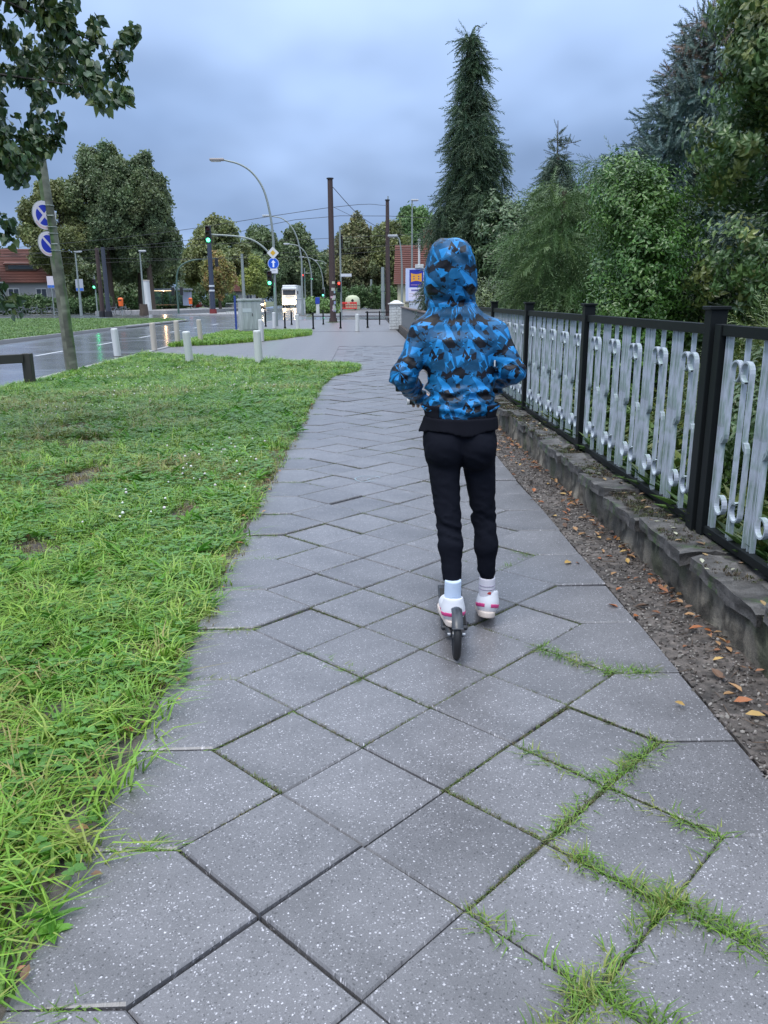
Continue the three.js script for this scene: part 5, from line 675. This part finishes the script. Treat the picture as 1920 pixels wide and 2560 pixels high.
// street lamps
function lamp(label, pos, h, reach, group) { const o = thing('street_lamp', label, 'lamp post', pos, 0, group); const s = Math.sign(reach) || 1; reach ? part('mast', tube([[0, 0, 0], [0, h * 0.35, 0], [0, h * 0.6, 0], [reach * 0.2, h * 0.85, 0], [reach * 0.55, h * 0.97, 0], [reach, h, 0]], 0.1, 40, 10, 0.45), M.galv, o) : part('mast', cyl(0.06, 0.11, h, 0, h / 2, 0, 12), M.galv, o); part('mast_base', cyl(0.13, 0.14, 1.0, 0, 0.5, 0, 12), M.galv, o); const hd = part('lamp_head', rbox(0.7, 0.14, 0.28, 0.05, reach + s * 0.25, h + 0.02, 0), std(C(0.4, 0.42, 0.44), 0.4), o); part('lamp_glass', rbox(0.46, 0.05, 0.2, 0.02, reach + s * 0.27, h - 0.06, 0), std(C(0.5, 0.5, 0.5), 0.3), hd); return o; }
lamp('nearest curved street lamp of the row beyond the junction', [-5.5, 0, -75], 8.5, -2.7); lamp('second curved street lamp of the row beyond the junction', [-5.9, 0, -95], 7.4, -2.4); lamp('third curved street lamp of the row beyond the junction', [-5.6, 0, -116], 7.0, -2.6); lamp('farthest curved street lamp of the row beyond the junction', [-5.2, 0, -140], 7.6, -2.4);
lamp('tall straight lamp in front of the red tiled roof', [4.7, 0, -80], 10.3, 0); lamp('shorter pale lamp at the corner of the cream house', [2.8, 0, -60], 5.7, -0.4); lamp('thin pale lamp left of the leaning sign post, on the far lawn', [-26.7, 0, -78.7], 5.8, 0); lamp('thin lamp between the tram poles and the bus shelter', [-21.6, 0, -82], 6.0, 0);
{ const o = thing('arched_mast', 'green arched signal mast bending over the far carriageway', 'mast', [-19.6, 0, -88]); part('mast', tube([[0, 0, 0], [0, 3.2, 0], [0.35, 4.6, 0], [1.4, 5.3, 0], [4.2, 5.6, 0]], 0.1, 40, 10, 0.6), M.green, o); part('signal_back', rbox(0.32, 0.9, 0.25, 0.04, 4.3, 5.2, 0), M.black, o); for (const s of [-0.45, 0.45]) part('signal_back', rbox(0.3, 0.85, 0.25, 0.04, s, 2.3, 0), M.black, o); }
// grey boxes and small things around the junction
{ const o = thing('grey_cabinet', 'smaller grey cabinet beyond the side street beside the bushes', 'cabinet', [-5.9, 0, -78]); part('housing', rbox(0.85, 1.35, 0.5, 0.02, 0, 0.72, 0), M.greypaint, o); part('lid', rbox(0.92, 0.08, 0.56, 0.02, 0, 1.42, 0), M.greypaint, o); part('plinth', box(0.88, 0.14, 0.52, 0, 0.05, 0), M.granite, o); }
{ const o = thing('blue_box', 'blue box on a white pedestal among the light green bushes', 'box', [-4.5, 0, -81.5]); part('box_body', rbox(0.42, 0.62, 0.35, 0.04, 0, 1.25, 0), std(C(0.02, 0.05, 0.35), 0.5), o); part('pedestal', rbox(0.32, 0.95, 0.28, 0.02, 0, 0.46, 0), M.whitepaint, o); }
{ const o = thing('construction_barrier', 'bright red plastic construction barrier at the end of the side street', 'barrier', [-1.75, 0, -98], 0.1); const red = std(C(0.6, 0.035, 0.03), 0.5); part('top_rail', rbox(2.0, 0.22, 0.06, 0.03, 0, 0.92, 0), red, o); part('bottom_rail', rbox(2.0, 0.14, 0.06, 0.03, 0, 0.3, 0), red, o); for (let k = 0; k < 11; k++) part('slat', rbox(0.07, 0.55, 0.045, 0.01, -0.95 + k * 0.19, 0.6, 0), red, o); for (const s of [-0.8, 0.8]) part('foot', rbox(0.2, 0.1, 0.7, 0.02, s, 0.16, 0), M.black, o); part('reflector', rbox(0.3, 0.16, 0.02, 0.01, 0, 0.92, 0.04), std(C(0.6, 0.3, 0.28), 0.4), o); }
{ const o = thing('bottle_bank', 'pale green domed container behind the red construction barrier', 'container', [-1.35, 0, -104]); part('dome', new THREE.LatheGeometry([[0.01, 1.85], [0.5, 1.78], [0.85, 1.5], [0.95, 1.0], [0.95, 0.1], [0.8, 0.05]].map(([x, y]) => new THREE.Vector2(x, y)), 22), std(C(0.42, 0.44, 0.3), 0.6), o); part('rim', new THREE.TorusGeometry(0.96, 0.04, 6, 24).rotateX(Math.PI / 2), M.green, o, [0, 0.6, 0]); part('hatch', cyl(0.16, 0.16, 0.1, 0, 0, 0, 14).rotateX(Math.PI / 2), M.black, o, [0, 1.2, 0.93]); }
{ const o = thing('low_railing', 'low two bar dark railing joining the white pillar', 'railing', [0.9, 0, -46]); for (const x of [-0.7, 0, 0.7]) part('post', cyl(0.035, 0.035, 0.75, x, 0.37, 0, 10), M.iron, o); for (const y of [0.68, 0.3]) part('rail', rbox(1.6, 0.05, 0.05, 0.008, 0, y, 0.002), M.iron, o); }
{ const o = thing('pedestrian_railing', 'grey tubular pedestrian railing on the traffic island', 'railing', [-12.6, 0.04, -84]); for (const y of [1.0, 0.2]) part('rail', rod([-1.3, y, 0], [1.3, y, 0], 0.03), M.galv, o); for (let k = 0; k < 14; k++) part('bar', rod([-1.3 + k * 0.2, 0, 0], [-1.3 + k * 0.2, 1.0, 0], 0.016), M.galv, o); }
// vehicles with lights on
{
  const t = thing('truck', 'white articulated truck with glowing headlights coming down the road', 'truck', [-13.0, -0.1, -146]); const wm = std(C(0.62, 0.64, 0.66), 0.45), gl = std(C(0.04, 0.05, 0.07), 0.15);
  part('cab', rbox(2.6, 2.9, 2.2, 0.12, 0, 2.0, -1.1), wm, t); part('wind_deflector', rbox(2.4, 0.6, 1.6, 0.15, 0, 3.6, -1.3), wm, t); part('trailer', rbox(2.6, 2.8, 11, 0.04, 0, 2.5, -8.2), std(C(0.5, 0.53, 0.55), 0.5), t); part('windscreen', rbox(2.2, 0.85, 0.06, 0.03, 0, 2.6, 0.0), gl, t); part('sun_visor', rbox(2.4, 0.16, 0.2, 0.03, 0, 3.14, 0.04), std(C(0.2, 0.22, 0.25), 0.4), t); part('grille', rbox(1.7, 0.6, 0.06, 0.03, 0, 1.62, 0.02), std(C(0.35, 0.37, 0.4), 0.4), t); part('bumper', rbox(2.6, 0.5, 0.3, 0.08, 0, 0.72, -0.05), std(C(0.4, 0.41, 0.43), 0.5), t);
  for (const s of [-1, 1]) { part('headlight', rbox(0.55, 0.32, 0.1, 0.06, s * 0.92, 0.98, 0.08), HEAD_ON, t); part('mirror', rbox(0.2, 0.55, 0.15, 0.04, s * 1.5, 2.6, -0.1), M.black, t); const l = new THREE.PointLight(0xffd9a0, 14); l.position.set(s * 0.92, 0.98, 0.35); l.castShadow = true; t.add(l); for (const z of [-0.9, -6.5, -11.5]) { const w = part('wheel', cyl(0.3, 0.3, 0.32, 0, 0, 0, 18).rotateZ(Math.PI / 2), M.galv, t, [s * 1.1, 0.5, z]); part('tyre', new THREE.TorusGeometry(0.38, 0.14, 8, 22).rotateY(Math.PI / 2), M.black, w); } }
}
function car(label, pos, col, turn, lit) {
  const t = thing('car', label, 'car', pos, turn); const sh = new THREE.Shape([[-2.1, 0.3], [-2.1, 0.75], [-1.9, 0.88], [-1.15, 0.95], [-0.55, 1.42], [0.9, 1.45], [1.6, 1.0], [2.1, 0.9], [2.15, 0.35], [2.0, 0.25], [-2.0, 0.25]].map(([x, y]) => new THREE.Vector2(x, y)));
  part('body', new THREE.ExtrudeGeometry(sh, { depth: 1.6, bevelSize: 0.07, bevelThickness: 0.07, bevelSegments: 3 }).translate(0, 0, -0.8).rotateY(Math.PI / 2), std(col, 0.3, { metalness: 0.3 }), t); part('windscreen', box(1.35, 0.42, 0.03), std(C(0.02, 0.025, 0.03), 0.12), t, [0, 1.2, 0.9], [-0.9, 0, 0]);
  for (const s of [-1, 1]) { part('side_window', box(0.02, 0.36, 1.3, s * 0.88, 1.17, -0.15), std(C(0.02, 0.025, 0.03), 0.12), t); part('headlight', rbox(0.4, 0.16, 0.1, 0.04, s * 0.6, 0.72, 2.14), lit ? HEAD_ON : M.whitepaint, t); if (lit) { const l = new THREE.PointLight(0xffe0b0, 8); l.position.set(s * 0.6, 0.72, 2.4); l.castShadow = true; t.add(l); } for (const z of [-1.3, 1.3]) { const w = part('wheel', cyl(0.2, 0.2, 0.2, 0, 0, 0, 16).rotateZ(Math.PI / 2), M.galv, t, [s * 0.78, 0.32, z]); part('tyre', new THREE.TorusGeometry(0.24, 0.085, 8, 20).rotateY(Math.PI / 2), M.black, w); } }
}
car('dark car with lit headlights driving left of the truck', [-17, -0.1, -136], C(0.03, 0.03, 0.035), 0.05, true);
car('red car parked behind the bus shelter', [-29.5, 0, -140], C(0.2, 0.02, 0.02), 1.5, false); car('dark violet car parked beside the red one behind the shelter', [-24.5, 0, -140], C(0.05, 0.03, 0.09), 1.5, false);
// tram stop on the far left
{ const s = thing('tram_shelter', 'glass tram stop shelter with a flat grey roof on the far platform', 'shelter', [-26.2, 0.26, -112], 0.12); part('roof', rbox(6.4, 0.22, 2.2, 0.05, 0, 2.5, 0), std(C(0.3, 0.33, 0.37), 0.4), s); for (const x of [-2.8, -0.9, 0.9, 2.8]) part('post', rbox(0.09, 2.4, 0.09, 0.01, x, 1.2, -0.85), M.iron, s); for (const x of [-1.85, 0, 1.85]) part('glass_pane', box(1.7, 1.8, 0.02, x, 1.3, -0.88), new THREE.MeshPhysicalMaterial({ color: 0xdfeaea, transmission: 1, roughness: 0.05, thickness: 0 }), s); part('advert_panel', rbox(1.2, 1.8, 0.12, 0.02, 2.5, 1.3, 0.1), std(C(0.5, 0.55, 0.68), 0.4), s); part('bench', rbox(3.4, 0.07, 0.4, 0.02, -0.6, 0.5, -0.5), std(C(0.4, 0.3, 0.2), 0.6), s); part('bench_legs', merge([box(0.06, 0.5, 0.3, -2, 0.24, -0.5), box(0.06, 0.5, 0.3, 0.8, 0.24, -0.5)]), M.iron, s); const lb = part('lamp_tube', rbox(2.4, 0.06, 0.12, 0.02, -0.6, 2.35, 0), new THREE.MeshStandardMaterial({ color: 0xffffff, emissive: new THREE.Color(1, 0.75, 0.45), emissiveIntensity: 1.4 }), s); const l = new THREE.PointLight(0xffd0a0, 6); l.position.set(-0.6, 2.25, 0); l.castShadow = true; s.add(l); }
const binM = std(C(0.75, 0.13, 0.02), 0.45);
[[-22.7, -78, 'orange litter bin on a post beside the bicycle rack'], [-21.6, -104, 'orange litter bin on the platform beside the shelter'], [-18.2, -100, 'orange litter bin by the pedestrian railing, partly behind the dark pole']].forEach(([x, z, l]) => { const o = thing('litter_bin', l, 'bin', [x, 0.2, z], 0, 'orange litter bins'); part('bin_body', cyl(0.24, 0.2, 0.62, 0, 1.0, 0, 18), binM, o); part('bin_hood', new THREE.SphereGeometry(0.245, 18, 8, 0, 6.2832, 0, 1.57).scale(1, 0.6, 1), binM, o, [0, 1.31, 0]); part('bin_slot', rbox(0.26, 0.1, 0.05, 0.02, 0, 1.22, 0.22), M.black, o); part('bin_post', cyl(0.035, 0.035, 1.3, 0, 0.45, -0.24, 10), M.galv, o); });
{ const o = thing('white_column', 'thick white painted column at the start of the platform', 'column', [-25.4, 0, -98]); part('shaft', cyl(0.4, 0.46, 3.6, 0, 1.8, 0, 20), M.whitepaint, o, [0, 0, 0]); part('column_cap', cyl(0.43, 0.43, 0.14, 0, 3.62, 0, 20), std(C(0.45, 0.4, 0.36), 0.6), o); }
solo('tree_stump', rough(new THREE.CylinderGeometry(0.36, 0.45, 1.1, 16, 6).translate(0, 0.5, 0), 0.12, 4, 1), M.bark, 'short mossy tree stump in front of the white column', 'stump', undefined, [-21.4, 0, -81]);
{ // bicycles in the rack
  const b0 = thing('bicycle', 'bicycle parked in the row in front of the dark hedge', 'bicycle', [-34, 0, -86], 0, 'parked bicycles'); const fr = std(C(0.2, 0.22, 0.25), 0.4, { metalness: 0.4 });
  for (const x of [-0.52, 0.52]) { const w = part('wheel', new THREE.TorusGeometry(0.32, 0.02, 8, 26), M.black, b0, [x, 0.34, 0]); part('rim', new THREE.TorusGeometry(0.295, 0.012, 6, 26), M.galv, w); part('hub', cyl(0.03, 0.03, 0.1, 0, 0, 0, 10).rotateX(Math.PI / 2), M.galv, w); }
  part('frame', merge([rod([-0.52, 0.34, 0], [-0.05, 0.3, 0], 0.018), rod([-0.05, 0.3, 0], [-0.2, 0.82, 0], 0.018), rod([-0.05, 0.3, 0], [0.36, 0.76, 0], 0.022), rod([-0.18, 0.74, 0], [0.36, 0.8, 0], 0.018), rod([-0.52, 0.34, 0], [-0.18, 0.74, 0], 0.014), rod([0.34, 0.9, 0], [0.52, 0.34, 0], 0.018)]), fr, b0); part('saddle', rbox(0.26, 0.06, 0.13, 0.025, -0.22, 0.87, 0), M.black, b0); part('handlebar', merge([rod([0.34, 0.9, 0], [0.33, 1.0, 0], 0.014), rod([0.33, 1.0, -0.28], [0.33, 1.0, 0.28], 0.014)]), fr, b0);
  [[-35.6, -86.6, 0.2], [-37, -86.2, -0.2], [-38.4, -87, 0.3], [-32.6, -86.4, 0.1], [-31.3, -86, -0.15], [-40, -87, 0.1], [-23.9, -79.4, 0.5], [-23.2, -80, 0.2]].forEach(([x, z, r]) => { const c = b0.clone(); c.name = numbered('bicycle'); c.position.set(x, 0, z); c.rotation.y = r; c.userData = { ...b0.userData }; if (x > -25) { c.userData.label = 'bicycle parked by the orange bin next to the paired tram poles'; c.userData.group = 'bicycles by the bin'; } scene.add(c); });
}
for (const [x, z, h, col, l] of [[-31.2, -84, 2.9, C(0.55, 0.5, 0.55), 'white and blue information sign on a pole before the bicycles'], [-28.4, -84, 2.6, C(0.35, 0.37, 0.42), 'grey sign on a pole right behind the leaning sign post']]) { const o = thing('info_sign', l, 'sign', [x, 0, z]); part('pole', cyl(0.05, 0.05, h, 0, h / 2, 0, 10), M.galv, o); part('plate', rbox(0.75, 1.15, 0.06, 0.02, 0, h + 0.3, 0), std(col, 0.5), o); part('plate_band', box(0.7, 0.25, 0.01, 0, h - 0.1, 0.04), std(C(0.03, 0.12, 0.45), 0.5), o); }
// houses
const roofTex = tex(256, 1.2, (u, v, i, j) => { const n = hash3(Math.floor(u * 4), Math.floor(v * 4), 3), a = fbm(u * 8, v * 8, 1, 4, 8); return [74 + n * 26 + (a - 0.5) * 50, 43 + n * 14 + (a - 0.5) * 30, 38 + n * 10 + (a - 0.5) * 24]; });
const roofM = std('#ffffff', 0.75, { map: roofTex });
function tiledRoof(w, slope, rows) { const list = []; for (let i = 0; i < rows; i++) { const d = slope / rows; list.push(new THREE.BoxGeometry(w, 0.08, d * 1.2).rotateX(-0.22).translate(0, 0.02, (i + 0.5) * d)); } return merge(list); } // courses stepping down from the ridge (z = 0) outwards
function house(label, pos, turn, w, d, eave, ridge, wallC, windows, hip = 0) {
  const o = thing('house', label, 'house', pos, turn), wm = std(wallC, 0.85, { map: plasterTex }); part('wall', box(w, eave, d, 0, eave / 2, 0), wm, o);
  const g = new THREE.Shape([[-d / 2, 0], [d / 2, 0], [0, ridge - eave - 0.05]].map(([x, y]) => new THREE.Vector2(x, y))); for (const s of [-1, 1]) part('gable', new THREE.ExtrudeGeometry(g, { depth: 0.2, bevelEnabled: false }).rotateY(Math.PI / 2).translate(s > 0 ? w / 2 - 0.2 : -w / 2, eave, 0), wm, o);
  const sl = Math.hypot(d / 2 + 0.5, (ridge - eave) * (1 + 1 / d)), a = Math.atan2((ridge - eave) * (1 + 1 / d), d / 2 + 0.5), rg = tiledRoof(w + 0.7, sl, Math.round(sl / 0.3)); for (const s of [0, 1]) { const r = part('roof', rg, roofM, o, [0, ridge, 0]); r.rotation.set(s ? a : -a, s ? 0 : Math.PI, 0, 'XYZ'); if (!s) r.rotation.set(0, Math.PI, 0), r.rotateX(a); }
  for (const [x, y, ww, hh] of windows) { const f = part('window', rbox(ww, hh, 0.08, 0.01, x, y, d / 2 + 0.02), std(C(0.6, 0.6, 0.6), 0.5), o); for (const s of [-1, 1]) part('pane', box(ww * 0.4, hh * 0.84, 0.02, x + s * ww * 0.23, y, d / 2 + 0.07), std(C(0.05, 0.06, 0.08), 0.12), f); part('sill', rbox(ww + 0.2, 0.07, 0.2, 0.01, x, y - hh / 2 - 0.05, d / 2 + 0.08), M.granite, f); }
  return o;
}
const hl = house('white house with a large red tiled roof and shed dormer across the junction', [-44.5, 0, -108], 0.25, 10, 9, 4.0, 7.8, C(0.5, 0.5, 0.52), [[-3.4, 2.2, 1.3, 1.5], [0.2, 2.2, 1.3, 1.5], [3.4, 2.2, 1.3, 1.5]]);
{ const dm = part('dormer', rbox(3.6, 0.9, 2.2, 0.03, 1.2, 5.5, 2.4), std(C(0.1, 0.07, 0.06), 0.7), hl); part('dormer_window', rbox(2.9, 0.55, 0.06, 0.02, 1.2, 5.5, 3.53), std(C(0.04, 0.05, 0.06), 0.15), dm); part('dormer_roof', box(4.0, 0.14, 2.6), roofM, dm, [1.2, 6.02, 2.4], [0.18, 0, 0]); }
house('yellow rendered house with white framed windows at the picture edge', [-49.5, 0, -98], 0.2, 9, 9, 7.5, 11, C(0.6, 0.48, 0.24), [[3.2, 6.0, 1.2, 1.6], [3.2, 3.0, 1.2, 1.6], [0.4, 6.0, 1.2, 1.6], [0.4, 3.0, 1.2, 1.6]]);
const hc = house('low house with a mossy red roof behind the shelter and the hedge', [-21.5, 0, -146], 0.1, 7, 8, 3.0, 5.2, C(0.45, 0.45, 0.47), [[-1.6, 1.6, 1.1, 1.2], [1.6, 1.6, 1.1, 1.2]]); part('chimney', rbox(0.9, 1.8, 0.9, 0.03, -3.2, 4.8, 0), std(C(0.35, 0.33, 0.34), 0.8), hc);
const hr = house('cream house with a red tiled roof and tall banded chimney at the corner', [7.6, 0, -84], -Math.PI / 2 + 1.5, 8.0, 8.5, 3.1, 6.5, C(0.62, 0.58, 0.4), [[-2.6, 1.75, 1.2, 1.3], [0.4, 1.75, 1.2, 1.3]]);
for (let k = 0; k < 9; k++) part('chimney_course', rbox(0.85, 0.28, 0.85, 0.02, -1.1, 5.5 + k * 0.29, 0.2), std(k % 2 ? C(0.36, 0.17, 0.12) : C(0.28, 0.1, 0.07), 0.8), hr);
house('house with an orange red roof glimpsed between the cypress and the juniper', [13.2, 0.1, -46], 0.1, 9, 8, 2.8, 5.7, C(0.5, 0.48, 0.44), [[-2.6, 1.7, 1.1, 1.2]]);
// white pillar with grey picket fence
{ const p = thing('brick_pillar', 'white painted brick pillar with a stone cap ending the garden boundary', 'pillar', [1.55, 0, -39]); for (let k = 0; k < 9; k++) for (const s of [-1, 1]) part('brick', rough(new RoundedBoxGeometry(k % 2 ? 0.31 : s > 0 ? 0.2 : 0.42, 0.122, 0.62, 2, 0.012).translate(k % 2 ? s * 0.16 : s > 0 ? 0.215 : -0.105, 0, 0), 0.01, 6, k), M.whitepaint, p, [0, 0.07 + k * 0.128, 0]); part('cap', new THREE.CylinderGeometry(0.12, 0.52, 0.16, 4, 1).rotateY(Math.PI / 4), std(C(0.55, 0.54, 0.52), 0.7), p, [0, 1.25, 0]); part('cap_slab', rbox(0.76, 0.05, 0.74, 0.01, 0, 1.17, 0), std(C(0.55, 0.54, 0.52), 0.7), p); }
{ const f = thing('picket_fence', 'weathered grey picket fence running back from the white pillar', 'fence', [1.78, 0, 0]); const pk = rbox(0.025, 0.92, 0.085, 0.004, 0, 0.52, 0), gm = std(C(0.2, 0.22, 0.24), 0.7, { map: brushTex }); for (let z = -22.2; z > -38.5; z -= 0.12) part('picket', pk, gm, f, [0, R(-0.01, 0.01), z]); for (const y of [0.28, 0.85]) part('rail', box(0.04, 0.07, 16.4, 0.034, y, -30.3), gm, f); for (let z = -22; z > -39; z -= 2.4) part('post', rbox(0.1, 1.05, 0.1, 0.01, 0.06, 0.5, z), gm, f); part('ledge', rbox(0.16, 0.06, 16.4, 0.02, 0.02, 1.02, -30.3), std(C(0.12, 0.09, 0.08), 0.8), f); }
{ const o = thing('advert_board', 'white advertising board with a blue panel and yellow emblem behind the pillar', 'sign', [3.2, 0, -50]); for (const x of [-0.4, 0.45]) part('post', cyl(0.04, 0.04, 2.6, x, 1.3, -0.04, 10), M.galv, o); part('board', rbox(1.3, 1.9, 0.06, 0.01, 0, 2.2, 0), std(C(0.5, 0.53, 0.62), 0.5), o);
  part('print', new THREE.PlaneGeometry(1.26, 1.86), std('#ffffff', 0.5, { map: canvasTex(256, 376, (g) => { g.fillStyle = '#b9c4e6'; g.fillRect(0, 0, 256, 376); g.fillStyle = '#2a2f9c'; g.fillRect(44, 12, 168, 206); g.fillStyle = '#e0a040'; g.beginPath(); g.moveTo(62, 50); g.quadraticCurveTo(128, 78, 194, 50); g.lineTo(194, 158); g.quadraticCurveTo(128, 128, 62, 158); g.fill(); g.fillStyle = '#2a2f9c'; g.fillRect(92, 84, 14, 14); g.fillRect(92, 112, 14, 14); g.fillRect(150, 84, 14, 14); g.fillRect(150, 112, 14, 14); g.fillStyle = '#b98ca8'; g.fillRect(60, 186, 136, 7); g.fillStyle = '#d8d6ea'; g.fillRect(30, 226, 200, 140); g.fillStyle = '#6a6aa8'; g.fillRect(66, 244, 120, 20); g.fillStyle = '#c0a8b0'; g.fillRect(40, 290, 180, 6); g.fillRect(40, 318, 180, 6); }) }), o, [0, 2.2, 0.034]); part('top_box', rbox(0.5, 0.22, 0.2, 0.02, 0.18, 3.26, 0), M.whitepaint, o); part('side_pylon', rbox(0.42, 1.75, 0.1, 0.02, 0.95, 2.26, -0.3), M.whitepaint, o); part('low_board', rbox(0.95, 0.4, 0.05, 0.01, 0.05, 0.95, 0.05), std(C(0.45, 0.5, 0.6), 0.5), o); }
solo('flue_pipe', merge([cyl(0.07, 0.07, 4.9, 0, 2.45, 0, 12), cyl(0.1, 0.1, 0.12, 0, 4.9, 0, 12)]), M.whitepaint, 'white vertical pipe rising above the advertising board', 'pipe', undefined, [3.5, 0, -52]);

renderer.render(scene, camera);
